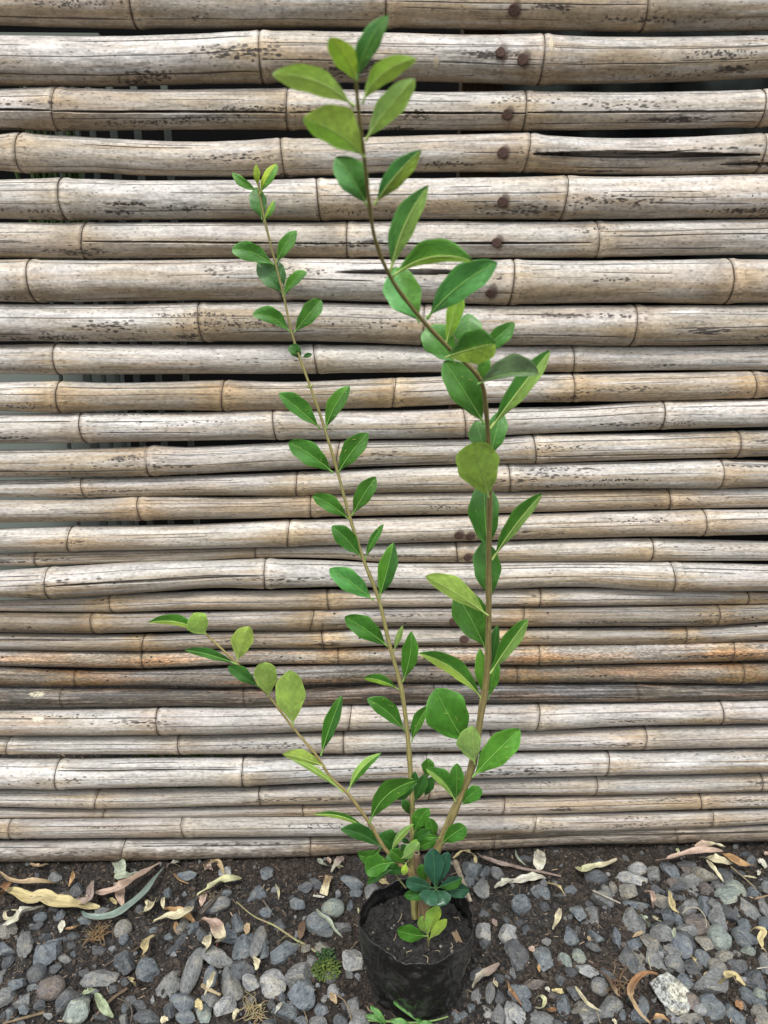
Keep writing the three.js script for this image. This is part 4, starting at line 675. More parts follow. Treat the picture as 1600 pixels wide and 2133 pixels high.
function stone(px, py, w, h, tone, name, parent) {
  const round = tone !== tone.toLowerCase() || rnd() < 0.05; tone = tone.toLowerCase();
  const p = onY(px, py, 0.004), m = mpp(p), e = Math.atan2(CP.y, CP.z - p.z), tall = clamp(0.66 * w / h, 0.5, 0.8);
  const ax = (w * m) / 2 * 1.06, az = ((h * m) / 2 * 1.08) / Math.hypot(Math.sin(e), tall * Math.cos(e)), ay = Math.min(az, ax * 1.15) * tall;
  const geo = round ? rounded[Math.floor(rnd() * rounded.length)] : angular[Math.floor(rnd() * angular.length)], s = new THREE.Mesh(geo, SM[tone]);
  const q = onY(px, py, ay * 0.32); s.position.set(q.x, gh(q.x, q.z) + ay * 0.34, q.z); s.scale.set(ax, ay, az); s.rotation.y = rr(-0.25, 0.25) + (rnd() < 0.5 ? Math.PI : 0); s.rotation.z = rr(-0.14, 0.14); s.rotation.x = rr(-0.1, 0.14);
  s.castShadow = s.receiveShadow = true; s.name = name; parent.add(s); placed.push([q.x, q.z, Math.max(ax, az)]); return s;
}
let stones = 0;
for (const [k, off] of [['L', 0], ['M', 530], ['R', 1060]]) for (const m of panels[k].matchAll(/(\d+) (\d+) (\d+) (\d+)(\w)/g)) { stone(+m[1] / SC + off, +m[2] / SC + 1730, +m[3] / SC, +m[4] / SC, m[5], 'stone', ground); stones++; }
const special = (x, y, w, h, t, off, label) => { const s = stone(x / SC + off, y / SC + 1730, w / SC, h / SC, t, numbered('loose_stone'), scene); tag(s, label, 'stone'); };
special(975, 1010, 225, 215, 'w', 1060, 'big white and black speckled stone inside the curled brown leaf at lower right');
special(485, 483, 135, 105, 'v', 530, 'pale green speckled stone lying alone on soil left of the bag');
special(760, 615, 105, 105, 't', 0, 'tan pointed stone on bare soil at left');
special(1175, 1125, 80, 65, 'P', 1060, 'small whitish rounded stone below the big speckled stone');
// gravel between them: what the photograph shows smaller, scattered where it lies thick
const dens = (x, y) => clamp(0.12 + 0.75 * sstep(1290, 1400, x) * sstep(1790, 1850, y) + 0.65 * sstep(1950, 2080, y) * (x < 760 || x > 1010 ? 1 : 0) + 0.4 * sstep(330, 120, x) * sstep(1900, 2000, y), 0, 1);
for (let k = 0, n = 0; k < 6000 && stones < 298; k++) {
  const x = rr(-40, 1640), y = rr(1790, 2150); if (rnd() > dens(x, y)) continue;
  const w = rr(15, 34), p = onY(x, y, 0), r = (w * mpp(p)) / 2; if (Math.hypot(p.x - BAG.x, p.z - BAG.z) < 0.062 + r) continue;
  if (placed.some(([a, b, c]) => Math.hypot(a - p.x, b - p.z) < (c + r) * 0.72)) continue;
  stone(x, y, w, w * rr(0.65, 1.1), 'bgddbgbdp'[Math.floor(rnd() * 9)], 'stone', ground); stones++;
}
{
  const scatter = (name, geo, mat, n, place) => {
    const im = new THREE.InstancedMesh(geo, mat, n), m4 = new THREE.Matrix4(), q = new THREE.Quaternion(), e = new THREE.Euler(), c = new THREE.Color();
    for (let i = 0; i < n; i++) { const o = place(i); q.setFromEuler(e.set(o.rx ?? rr(0, 6), o.ry ?? rr(0, 6), o.rz ?? rr(0, 6))); m4.compose(o.p, q, o.s); im.setMatrixAt(i, m4); im.setColorAt(i, c.setRGB(...o.c)); }
    im.name = name; im.castShadow = im.receiveShadow = true; tag(im, null, null, null, 'stuff'); ground.add(im); return im;
  };
  const spot = () => { for (;;) { const x = rr(-0.62, 0.72), z = rr(-0.01, 0.42); if (Math.hypot(x - BAG.x, z - BAG.z) > 0.056) return [x, z]; } };
  const pebbleMat = new THREE.MeshStandardMaterial({ map: spk[1], roughness: 0.85 });
  scatter('small_gravel', stoneGeo(false, 77, 2), pebbleMat, 1500, () => {
    let x, z, t = 0; do { [x, z] = spot(); t++; } while (rnd() > 0.25 + 0.75 * dens(800 + x * 1800, 2130 - (0.3 - z) * 1300) && t < 8);
    const s = 0.0012 + 0.0042 * Math.pow(rnd(), 2.2), k = rr(0.08, 0.3); return { p: V3(x, gh(x, z) + s * 0.25, z), s: V3(s * rr(0.8, 1.3), s * rr(0.6, 0.9), s * rr(0.8, 1.3)), c: [k * 0.97, k, k * 1.04] };
  });
  scatter('soil_crumbs', new THREE.IcosahedronGeometry(1, 1), new THREE.MeshStandardMaterial({ roughness: 0.95, map: soilTex }), 15000, () => {
    const [x, z] = spot(), s = 0.0008 + 0.0026 * Math.pow(rnd(), 2.5), k = rr(0.4, 1.9); return { p: V3(x, gh(x, z) + s * 0.2, z), s: V3(s * rr(0.7, 1.6), s * rr(0.6, 1), s), c: [k * 1.05, k, k * 0.92] };
  });
  scatter('bark_fragments', new THREE.BoxGeometry(1, 0.25, 0.18), new THREE.MeshStandardMaterial({ roughness: 0.9 }), 5200, () => {
    const [x, z] = spot(), s = 0.002 + 0.008 * Math.pow(rnd(), 2), lite = rnd() < 0.13 ? rr(0.16, 0.4) : rr(0.015, 0.085); return { p: V3(x, gh(x, z) + 0.0012, z), s: V3(s, rr(0.0012, 0.003), rr(0.002, 0.006)), rx: rr(-0.5, 0.5), rz: rr(-0.4, 0.4), c: [lite * 1.15, lite * 0.86, lite * 0.58] };
  });
}

// ---------------------------------------------------------------- dry leaves, chips and twigs on the ground
const dryTex = dataTex(256, 128, (i, j) => { const k = 0.74 + 0.5 * (fbm(i / 40, j / 12, 4) - 0.5) + 0.2 * (vn(i / 8, j / 9) - 0.5) - 0.16 * (Math.abs(j - 64) < 3 ? 1 : 0), s = sstep(0.68, 0.78, fbm(i / 14 + 9, j / 14, 3)) * 0.34; return [k - s * 0.8, k - s, k - s]; });
const dryMat = new THREE.MeshStandardMaterial({ map: dryTex, bumpMap: bumpOf(dryTex), bumpScale: 0.0015, vertexColors: true, roughness: 0.75 });
const DRY = { yellow: [0.6, 0.5, 0.27], cream: [0.7, 0.63, 0.44], lime: [0.62, 0.61, 0.38], tan: [0.5, 0.37, 0.23], orange: [0.52, 0.32, 0.16], pink: [0.56, 0.41, 0.34], mauve: [0.38, 0.29, 0.26], grey: [0.46, 0.43, 0.36], white: [0.66, 0.64, 0.56], teal: [0.24, 0.31, 0.28], sage: [0.42, 0.47, 0.37], green: [0.38, 0.45, 0.29], fresh: [0.1, 0.24, 0.06], brown: [0.17, 0.11, 0.07], rust: [0.36, 0.19, 0.09] };
let litterNo = 0;
function strip(pan, pts, width, tone, label, o = {}) {
  const id = ++litterNo; seed = 90000 + id * 57; const off = { L: 0, M: 530, R: 1060 }[pan], P = pts.map(([x, y]) => [x / SC + off, y / SC + 1730]);
  const y0 = o.y ?? 0.006, lift = o.lift ?? 0.008, n = P.length - 1;
  const W = P.map(([x, y], i) => { const t = i / n, p = onY(x, y, 0), h = gh(p.x, p.z) + y0 + lift * Math.sin(Math.PI * t) * (1 + 0.4 * Math.sin(t * 9 + id)) + (o.tipUp ?? 0) * t * t; return onY(x, y, h); });
  const N = 24, M = 6, cv = new THREE.CatmullRomCurve3(W, false, 'centripetal'), C = cv.getPoints(N), w = ((width / SC) * mpp(C[N >> 1])) / 2, c = DRY[tone], ph = rr(0, 20), curl = o.curl ?? 0.45, tw0 = o.twist ?? rr(-0.5, 0.5);
  const prof = (s) => (o.chip ? 1 - 0.25 * vn(s * 6, ph) : Math.max(0.06, Math.pow(Math.sin(Math.PI * mix(0.05, 0.97, s)), 0.7) * (1 + 0.22 * (vn(s * 6 + ph, 3) - 0.5))));
  const g = sheet(N, M, (s, t) => {
    const i = Math.min(N, Math.round(s * N)), a = C[Math.max(0, i - 1)], b = C[Math.min(N, i + 1)], d = b.clone().sub(a).normalize(), side = V3(-d.z, 0, d.x).normalize(), e = t * 2 - 1, tw = tw0 * Math.sin(s * 5 + ph);
    const f = prof(s), sx = e * w * f, up = curl * w * f * e * e + 0.12 * w * Math.sin(s * 21 + ph + e * 2) * Math.abs(e); const cy = Math.cos(tw), sy = Math.sin(tw);
    return V3(C[i].x + side.x * (sx * cy - up * sy), Math.max(C[i].y + sx * sy + up * cy, gh(C[i].x, C[i].z) + 0.0012), C[i].z + side.z * (sx * cy - up * sy));
  }, () => V3(0, -1, 0), (s, t, sd) => { const k = (1 + 0.5 * (fbm(s * 7 + ph, t * 3, 3) - 0.5)) * (sd ? 0.85 : 1), q = o.tone2 ? sstep(0.35, 0.75, s) : 0, c2 = o.tone2 ? DRY[o.tone2] : c; return [0, 1, 2].map((z) => mix(c[z], c2[z], q) * k * (z === 2 ? 1 - 0.15 * vn(s * 9, ph) : 1)); }, 0.0006);
  return single(o.name ?? 'dry_leaf', g, dryMat, W[0].clone(), label, o.cat ?? 'leaf');
}
function twig(pan, pts, width, c, label, o = {}) {
  const id = ++litterNo; seed = 90000 + id * 57; const off = { L: 0, M: 530, R: 1060 }[pan];
  const W = pts.map(([x, y], i) => { const X = x / SC + off, Y = y / SC + 1730, p = onY(X, Y, 0); return onY(X, Y, gh(p.x, p.z) + (o.y ?? 0.004) + (o.lift ?? 0.004) * Math.sin((Math.PI * i) / (pts.length - 1))); }), cv = spline(W, 30), r = ((width / SC) * mpp(cv[15])) / 2;
  const g = tube(cv, (t, i) => r * mix(1, o.taper ?? 0.6, t) * (1 + 0.25 * (vn(i * 0.6, id) - 0.5)), 7, (t, i) => c.map((q) => q * (0.8 + 0.5 * vn(i * 0.8, id + 3))));
  return single(o.name ?? 'twig', g, barkMat, W[0].clone(), label, o.cat ?? 'twig');
}
strip('L', [[40, 360], [110, 385], [190, 420], [270, 410], [330, 435], [430, 450], [520, 465], [615, 475]], 95, 'yellow', 'long twisted yellow leaf, largest at the left below the fence', { lift: 0.012, curl: 0.3 });
strip('L', [[0, 255], [50, 298], [110, 318], [200, 312], [290, 315], [350, 325]], 36, 'tan', 'narrow curled tan leaf above the long yellow one', { lift: 0.014 });
strip('L', [[0, 400], [25, 360], [52, 318]], 55, 'rust', 'rust brown leaf end at the left edge', { chip: 1 });
strip('L', [[588, 378], [660, 385], [740, 350], [830, 300], [920, 245], [992, 198]], 62, 'pink', 'pinkish tan leaf sloping up right to the fence', { lift: 0.014, curl: 0.6 });
strip('L', [[575, 310], [560, 360], [548, 420], [510, 440], [450, 425]], 55, 'mauve', 'folded mauve leaf at the end of the long yellow one', { lift: 0.014 });
strip('L', [[505, 495], [540, 525], [620, 535], [710, 515], [800, 458], [890, 380], [955, 295], [1012, 225]], 46, 'teal', 'long curved grey green leaf', { lift: 0.012, tone2: 'teal', curl: 0.3 });
strip('L', [[730, 192], [742, 230], [738, 275]], 78, 'sage', 'sage green leaf piece standing against the lowest pole', { chip: 1 });
strip('L', [[705, 285], [780, 280], [868, 258]], 58, 'sage', 'pale blue green leaf lying under the sage piece', { lift: 0.006 });
strip('L', [[712, 320], [738, 380], [762, 465]], 60, 'pink', 'pink brown leaf crossing beneath the sloping leaf', { y: 0.003 });
strip('L', [[680, 415], [720, 455]], 26, 'yellow', 'short yellow sliver left of the pink brown leaf');
strip('L', [[876, 515], [915, 480], [948, 440]], 72, 'cream', 'small rolled cream leaf on bare soil', { curl: 1.1, chip: 1, lift: 0.01 });
strip('L', [[1215, 400], [1290, 355], [1360, 315], [1430, 298], [1490, 292]], 62, 'lime', 'pale lime yellow leaf pointing right below the fence', { lift: 0.012 });
strip('L', [[1265, 380], [1255, 420], [1240, 465]], 45, 'pink', 'torn pinkish tip below the lime yellow leaf', { y: 0.005 });
strip('L', [[945, 565], [1020, 535], [1090, 530], [1150, 500], [1190, 465]], 66, 'cream', 'star shaped torn cream leaf', { lift: 0.016, curl: 0.6 });
strip('L', [[1012, 410], [1005, 440], [1010, 480]], 26, 'cream', 'upright cream sliver above the torn cream leaf', { tipUp: 0.008 });
strip('L', [[1015, 480], [1080, 492], [1150, 520], [1205, 570]], 52, 'orange', 'orange tan leaf under the torn cream leaf', { y: 0.004 });
strip('L', [[1085, 560], [1090, 635]], 30, 'orange', 'orange stub below the torn cream leaf', { y: 0.003 });
strip('L', [[1255, 225], [1300, 195], [1345, 195], [1385, 265]], 36, 'tan', 'curled tan leaf tight below the fence', { lift: 0.018 });
strip('L', [[1262, 235], [1310, 230]], 60, 'pink', 'crumpled pinkish leaf in the curl of the tan one', { chip: 1 });
strip('L', [[1028, 215], [1070, 195], [1110, 190]], 30, 'grey', 'grey sliver at the foot of the fence');
strip('L', [[1245, 545], [1310, 575], [1350, 620], [1372, 670], [1330, 690]], 82, 'pink', 'large curled pinkish leaf left of the round stones', { lift: 0.02, curl: 0.7, tone2: 'cream' });
strip('L', [[1290, 645], [1278, 700], [1262, 780]], 62, 'cream', 'spotted cream leaf below the curled pinkish one', { lift: 0.012 });
strip('L', [[952, 645], [905, 680], [888, 730], [880, 780], [905, 805]], 48, 'yellow', 'bent yellow tan leaf hooked over a blue stone', { lift: 0.016, tone2: 'tan' });
strip('L', [[265, 470], [200, 490], [135, 505], [110, 545], [55, 575], [0, 605]], 52, 'white', 'rolled whitish leaf at the left edge', { curl: 1.1, lift: 0.014 });
strip('L', [[60, 490], [30, 510], [40, 545], [95, 535], [110, 500], [70, 488]], 24, 'cream', 'curled cream ring on the rolled whitish leaf', { lift: 0.012 });
strip('L', [[388, 555], [375, 630]], 40, 'white', 'small white triangular leaf scrap', { y: 0.008 });
strip('L', [[505, 1005], [545, 990], [582, 975]], 42, 'green', 'light green leaf scrap beside a long grey stone', { chip: 1, lift: 0.004, y: 0.012 });
strip('L', [[592, 1000], [612, 1050], [650, 1100], [700, 1150]], 58, 'green', 'light green broken leaf under the brown stick', { lift: 0.006, y: 0.012 });
strip('L', [[795, 908], [820, 925], [838, 962]], 24, 'yellow', 'tiny yellow curl below the grey blue stone');
strip('L', [[1325, 870], [1295, 940], [1262, 1015]], 34, 'cream', 'narrow cream leaf across a dark stone', { y: 0.02 });
strip('L', [[400, 605], [450, 600], [500, 578]], 20, 'orange', 'thin orange strip beside the straw roots');
strip('L', [[448, 250], [446, 300], [425, 345]], 26, 'orange', 'small upright orange strip near the fence at left', { lift: 0.01 });
strip('L', [[1240, 1110], [1215, 1040]], 44, 'yellow', 'yellow scrap between two grey stones', { y: 0.014 });
strip('L', [[1530, 570], [1520, 640]], 40, 'tan', 'tan scrap beside a round grey stone', { y: 0.012 });
strip('L', [[1470, 1100], [1440, 1165]], 36, 'cream', 'pale scrap at the right of the speckled grey stone', { y: 0.015 });
strip('L', [[1000, 1190], [1030, 1150]], 46, 'cream', 'cream scrap at the bottom edge left of the bag', { y: 0.012 });
strip('L', [[185, 205], [240, 220], [300, 205]], 34, 'tan', 'tan scrap tucked below the lowest pole at left');
strip('L', [[1560, 780], [1590, 820], [1580, 860]], 40, 'cream', 'cream scrap lying by the dark rounded stone', { y: 0.01 });
twig('L', [[785, 975], [690, 1040], [620, 1110], [560, 1172]], 22, [0.16, 0.11, 0.07], 'straight brown stick at the bottom left');
twig('L', [[305, 1115], [190, 1145], [90, 1172], [20, 1192]], 20, [0.2, 0.14, 0.08], 'brown stick near the bottom left corner');
twig('L', [[870, 712], [800, 755], [720, 790], [640, 840]], 14, [0.12, 0.08, 0.055], 'thin dark stick on the soil above a flat dark stone');
twig('L', [[1250, 955], [1300, 985], [1362, 1015]], 26, [0.42, 0.33, 0.2], 'short tan stick lying across stones', { y: 0.02 });
twig('L', [[1235, 515], [1290, 460], [1360, 392]], 34, [0.09, 0.075, 0.06], 'thick dark bark stick above the pinkish leaf', { y: 0.012 });
twig('L', [[1075, 268], [1110, 305], [1165, 328]], 14, [0.3, 0.19, 0.09], 'thin reddish forked stem near the fence');
twig('L', [[725, 1035], [790, 1065], [815, 1120], [805, 1190]], 9, [0.12, 0.1, 0.08], 'thin curved dark stalk at the bottom');
twig('L', [[1375, 640], [1340, 700], [1300, 780]], 9, [0.3, 0.08, 0.08], 'thin crimson leaf stalk');
twig('L', [[1160, 712], [1200, 718], [1245, 705]], 11, [0.1, 0.08, 0.07], 'short dark stalk above a round stone');
function tuft(pan, x, y, r, n, c, label, name, cat) {
  const id = ++litterNo; seed = 90000 + id * 57; const off = { L: 0, M: 530, R: 1060 }[pan], p = onY(x / SC + off, y / SC + 1730, 0.004), gs = [];
  for (let i = 0; i < n; i++) { const a = rr(0, 6.28), l = rr(0.3, 1) * r, q = V3(p.x + rr(-0.3, 0.3) * r, gh(p.x, p.z) + 0.003, p.z + rr(-0.3, 0.3) * r), pts = [q]; for (let k = 1; k < 4; k++) pts.push(V3(q.x + Math.cos(a + rr(-0.5, 0.5)) * l * k / 3, q.y + rr(0, 0.008), q.z + Math.sin(a + rr(-0.5, 0.5)) * l * k / 3)); gs.push(tube(spline(pts, 8), (t) => 0.00065 * (1.1 - 0.8 * t), 4, (t) => c.map((k) => k * rr(0.7, 1.2)))); }
  return single(name, mergeGeometries(gs), barkMat, p.clone(), label, cat);
}
tuft('L', 605, 640, 0.024, 46, [0.32, 0.21, 0.1], 'tangled straw coloured dry roots on soil at left', 'dry_roots', 'roots');
tuft('L', 1565, 1110, 0.022, 40, [0.5, 0.39, 0.22], 'straw tuft between stones left of the bag', 'straw_tuft', 'straw');
tuft('L', 1290, 420, 0.02, 26, [0.34, 0.28, 0.22], 'wispy dry fibres beside the lime yellow leaf', 'dry_fibres', 'fibres');
tuft('R', 650, 960, 0.024, 22, [0.24, 0.15, 0.08], 'brown shrivelled stalks left of the curled brown leaf', 'dry_stalks', 'stalks');
// around the bag
strip('M', [[462, 278], [442, 335], [425, 395]], 56, 'tan', 'flat tan bark chip left of the bag', { chip: 1, curl: 0.1, name: 'bark_chip', cat: 'chip', tone2: 'cream' });
strip('M', [[382, 485], [420, 530], [460, 560], [490, 610], [545, 660]], 26, 'sage', 'thin curled greenish leaf over two dark stones', { curl: 0.9, y: 0.016 });
strip('M', [[548, 160], [515, 195], [472, 258]], 48, 'mauve', 'greyish mauve leaf slanting down from the fence', { tone2: 'grey' });
strip('M', [[392, 172], [418, 205], [462, 222]], 34, 'sage', 'pale green crumpled leaf at the fence foot', { curl: 0.8 });
strip('M', [[448, 165], [470, 200]], 26, 'pink', 'pink brown leaf tip between two leaves at the fence');
strip('M', [[512, 225], [550, 222]], 26, 'lime', 'pale lime scrap right of the mauve leaf');
strip('M', [[300, 560], [290, 620], [282, 670]], 46, 'brown', 'dull brown leaf on soil left of two dark stones');
strip('M', [[362, 402], [430, 412]], 16, 'white', 'thin whitish chip below the tan bark chip', { chip: 1 });
strip('M', [[130, 330], [150, 380], [148, 425]], 14, 'cream', 'thread like cream curl on dark soil');
strip('M', [[640, 475], [645, 515]], 12, 'lime', 'tiny lime sliver on the soil');
strip('M', [[770, 300], [800, 318], [835, 330]], 42, 'yellow', 'yellow leaf against the back of the bag', { y: 0.02 });
strip('M', [[468, 1000], [490, 1035], [505, 1070]], 36, 'tan', 'tan scrap below the small pale stone', { y: 0.006 });
strip('M', [[170, 1060], [145, 1095], [125, 1130]], 26, 'white', 'white scrap on a blue grey stone', { y: 0.014 });
strip('M', [[0, 1090], [35, 1080], [45, 1130]], 18, 'yellow', 'small yellow loop at the lower left of the bag');
strip('M', [[1345, 970], [1385, 910], [1440, 875], [1512, 818]], 54, 'grey', 'pointed grey tan leaf right of the bag', { lift: 0.012, tone2: 'mauve' });
strip('M', [[1225, 170], [1275, 135], [1325, 130], [1360, 165], [1368, 245]], 30, 'yellow', 'arched yellow tan leaf behind the rosette', { lift: 0.02 });
strip('M', [[1372, 140], [1420, 170], [1490, 195], [1600, 222]], 36, 'mauve', 'long purplish brown leaf below the fence right of the rosette', { lift: 0.01 });
strip('M', [[1480, 350], [1540, 320], [1610, 300]], 50, 'white', 'whitish leaf above the paired stones right of the bag', { lift: 0.01 });
strip('M', [[1470, 545], [1495, 590]], 30, 'mauve', 'dull mauve scrap right of the bag', { y: 0.004 });
strip('M', [[1480, 925], [1500, 965]], 24, 'cream', 'cream scrap below the pointed leaf');
strip('M', [[1565, 935], [1580, 985], [1600, 1040]], 18, 'orange', 'thin orange strip right of the bag');
twig('M', [[1240, 195], [1265, 260], [1300, 350], [1335, 440]], 38, [0.36, 0.3, 0.22], 'weathered wood splinter leaning behind the bag at right', { y: 0.01, lift: 0.016, name: 'wood_splinter', cat: 'wood' });
twig('M', [[55, 432], [85, 475], [120, 525]], 10, [0.22, 0.2, 0.17], 'thin grey twig left of the bag');
twig('M', [[300, 1100], [320, 1150], [330, 1190]], 8, [0.3, 0.22, 0.14], 'fine brown stalk at the bottom edge');
twig('M', [[510, 1015], [555, 1050], [590, 1120], [600, 1190]], 9, [0.3, 0.22, 0.14], 'fine curved stalk left of the bag bottom');
{ // uprooted weed with its pale stem and mossy leaves
  const P = (x, y, h) => { const p = onY(x / SC + 530, y / SC + 1730, h); return onY(x / SC + 530, y / SC + 1730, h + gh(p.x, p.z)); }, o = P(400, 765, 0.008), w = base('uprooted_weed', o, 'uprooted weed with a pale thin stem and a mossy green clump', 'weed');
  seed = 31; const c = [0.36, 0.32, 0.16];
  const main = [[-110, 440], [0, 530], [130, 590], [250, 670], [330, 715], [405, 768]].map(([x, y], i) => P(x, y, 0.007 + 0.01 * Math.sin(i)));
  mesh('stem', tube(spline(main, 40), (t) => mix(0.0007, 0.0016, t), 6, () => c.map((k) => k * rr(0.8, 1.2))), barkMat, w, o);
  for (const [x, y, a, b] of [[130, 590, 80, 560], [150, 605, 140, 650], [200, 640, 130, 690], [230, 655, 170, 660], [280, 690, 220, 720], [300, 700, 270, 715], [100, 575, 60, 590], [330, 715, 280, 720]]) mesh('root', tube(spline([P(x, y, 0.008), P((x + a) / 2 + rr(-8, 8), (y + b) / 2 + rr(-8, 8), 0.01), P(a, b, 0.005)], 8), (t) => 0.0005 * (1.1 - t), 4, () => c), barkMat, w, o);
  const gs = [], q = P(440, 850, 0.006), q2 = P(440, 780, 0.006);
  for (let i = 0; i < 520; i++) { const up = rnd() < 0.3, k = up ? q2 : q, a = rr(0, 6.28), r = Math.pow(rnd(), 0.75) * (up ? 0.010 : 0.0155), b = V3(k.x + Math.cos(a) * r, gh(k.x, k.z) + 0.002 + rr(0, 0.012) * (1 - r / 0.022), k.z + Math.sin(a) * r * 0.9), l = rr(0.002, 0.005), d = V3(Math.cos(a) * 0.8 + rr(-0.6, 0.6), rr(-0.1, 0.9), Math.sin(a) * 0.8 + rr(-0.6, 0.6)).normalize(); const hue = rnd(), g0 = up ? [0.03, 0.075, 0.02] : [mix(0.035, 0.12, hue), mix(0.075, 0.16, hue), 0.018];
    gs.push(tube([b, b.clone().addScaledVector(d, l * 0.5), b.clone().addScaledVector(d, l).add(V3(0, -0.001, 0))], (t) => 0.0012 * Math.sin(Math.PI * (0.2 + 0.75 * t)), 4, () => g0)); }
  mesh('foliage', mergeGeometries(gs), new THREE.MeshStandardMaterial({ vertexColors: true, roughness: 0.7 }), w, o);
}
{ // fresh sprig lying against the front of the bag
  const P = (x, y, h) => onY(x / SC + 530, y / SC + 1730, h), o = P(960, 1180, 0.004), w = base('green_sprig', o, 'fresh green sprig lying at the front foot of the black bag', 'sprig');
  mesh('stem', tube(spline([P(700, 1170, 0.004), P(830, 1178, 0.006), P(960, 1186, 0.008), P(1110, 1172, 0.006), P(1195, 1148, 0.004)], 30), (t) => mix(0.0013, 0.0008, t), 7, () => [0.2, 0.3, 0.09]), barkMat, w, o);
  for (const [ax, ay, bx, by, wd, h] of [[1030, 1172, 860, 1050, 20, 0.03], [810, 1178, 715, 1078, 18, 0.02], [790, 1175, 690, 1135, 14, 0.012], [960, 1195, 840, 1165, 20, 0.012], [1000, 1186, 1110, 1196, 14, 0.006]]) {
    const a = P(ax, ay, 0.007), b = P(bx, by, h), n = V3().crossVectors(b.clone().sub(a), a.clone().sub(CP)).normalize(), m = mpp(a) / SC;
    const lf = mesh('leaf', sheet(14, 4, (s, t) => { const p = a.clone().lerp(b, s), e = t * 2 - 1; return p.addScaledVector(n, e * wd * m * Math.pow(Math.sin(Math.PI * mix(0.04, 0.98, s)), 0.8)).add(V3(0, 0.004 * Math.sin(Math.PI * s), 0.003 * e * e)); }, (p) => p.clone().sub(CP).normalize(), (s, t) => { const k = t > 0.4 && t < 0.6 ? 1.3 : 1; return [0.11 * k, 0.27 * k, 0.06 * k]; }, 0.0004), leafMat, w, o);
    mesh('midrib', tube([a, a.clone().lerp(b, 0.5).add(V3(0, 0.0043, 0)), a.clone().lerp(b, 0.95)], 0.0004, 5), ribMats.u, lf, o);
  }
}
// right of the bag
strip('R', [[190, 120], [190, 180], [188, 245]], 84, 'grey', 'pale grey leaf standing up against the fence right of the bag', { chip: 0, tone2: 'white', curl: 0.2 });
strip('R', [[0, 320], [90, 300], [170, 282], [228, 290]], 62, 'white', 'flat spotted whitish leaf right of the rosette', { lift: 0.008, curl: 0.2 });
strip('R', [[40, 120], [60, 175], [105, 215]], 14, 'sage', 'thin green stalk of leaf at the fence foot right of the rosette');
twig('R', [[0, 210], [90, 235], [200, 255], [320, 282]], 22, [0.3, 0.22, 0.19], 'purplish brown rolled leaf stalk right of the rosette', { name: 'leaf_stalk', cat: 'stalk' });
strip('R', [[415, 225], [450, 245], [520, 225], [590, 212], [668, 175]], 50, 'lime', 'cream green leaf curled at its left end, on bare soil', { lift: 0.012, tone2: 'cream' });
strip('R', [[905, 185], [980, 175], [1060, 155], [1150, 130], [1240, 120], [1320, 125]], 48, 'pink', 'long pink leaf on the stones below the fence at right', { lift: 0.016, y: 0.014 });
strip('R', [[1150, 100], [1230, 82], [1335, 100]], 52, 'pink', 'pale pink leaf standing behind the long pink one', { y: 0.012, tone2: 'cream' });
strip('R', [[1310, 140], [1370, 165], [1430, 200], [1510, 215]], 50, 'orange', 'orange tan leaf continuing right of the long pink one', { y: 0.014 });
strip('R', [[1180, 165], [1270, 175], [1380, 205]], 60, 'cream', 'pale cream leaf beneath the orange tan one', { y: 0.008 });
strip('R', [[1222, 180], [1260, 230], [1325, 315]], 34, 'cream', 'narrow cream leaf hanging between grey stones', { y: 0.02 });
strip('R', [[1545, 200], [1595, 215]], 60, 'white', 'white crumbly flake near the right edge', { chip: 1, name: 'white_flake', cat: 'flake' });
strip('R', [[1530, 250], [1550, 270]], 34, 'white', 'smaller white flake under the first', { chip: 1, name: 'white_flake', cat: 'flake' });
strip('R', [[1450, 280], [1530, 292]], 14, 'cream', 'thin cream chip near the right edge', { y: 0.012 });
strip('R', [[318, 480], [300, 540], [270, 610]], 38, 'cream', 'slim cream leaf on dark soil right of the bag', { lift: 0.01 });
strip('R', [[232, 322], [270, 330], [315, 350], [350, 405]], 20, 'yellow', 'thin twisted yellow leaf on dark soil', { lift: 0.012 });
strip('R', [[125, 720], [158, 745]], 40, 'pink', 'small pink scrap right of the bag', { y: 0.01 });
strip('R', [[165, 1040], [200, 1020], [222, 1045], [205, 1090], [160, 1090]], 24, 'lime', 'curled pale lime ring near the bottom', { lift: 0.016 });
strip('R', [[268, 990], [335, 992]], 32, 'yellow', 'flat yellow chip near the bottom', { chip: 1, y: 0.008 });
strip('R', [[228, 965], [250, 995]], 26, 'white', 'small white fluff beside the yellow chip');
strip('R', [[410, 960], [445, 1015], [490, 1070], [570, 1115]], 28, 'cream', 'slim cream leaf with a rounded tip near the bottom', { y: 0.016 });
strip('R', [[920, 885], [860, 878], [805, 900], [765, 950], [752, 1010], [775, 1075], [820, 1140], [875, 1190]], 40, 'rust', 'big curled orange brown leaf shaped like a hook', { tone2: 'tan', lift: 0.012, y: 0.012, curl: 0.6 });
strip('R', [[870, 1185], [905, 1150], [960, 1155], [995, 1185]], 34, 'orange', 'bent orange leaf at the bottom below the big speckled stone', { y: 0.012 });
strip('R', [[1295, 955], [1340, 905], [1390, 895], [1460, 955]], 52, 'yellow', 'folded yellow leaf on the stones at lower right', { y: 0.018, lift: 0.012 });
strip('R', [[1488, 620], [1530, 600], [1572, 620], [1550, 670], [1565, 715], [1600, 765]], 34, 'yellow', 'hooked yellow tan leaf at the right edge', { y: 0.02, lift: 0.014 });
strip('R', [[840, 375], [880, 380], [892, 430], [890, 475]], 30, 'pink', 'pink forked leaf sprouting between stones', { y: 0.014, lift: 0.012 });
strip('R', [[905, 400], [893, 440]], 26, 'pink', 'pink leaf tip beside the forked one', { y: 0.016 });
strip('R', [[805, 520], [840, 545], [862, 595]], 52, 'sage', 'pale green grey leaf scrap on a square stone', { y: 0.02 });
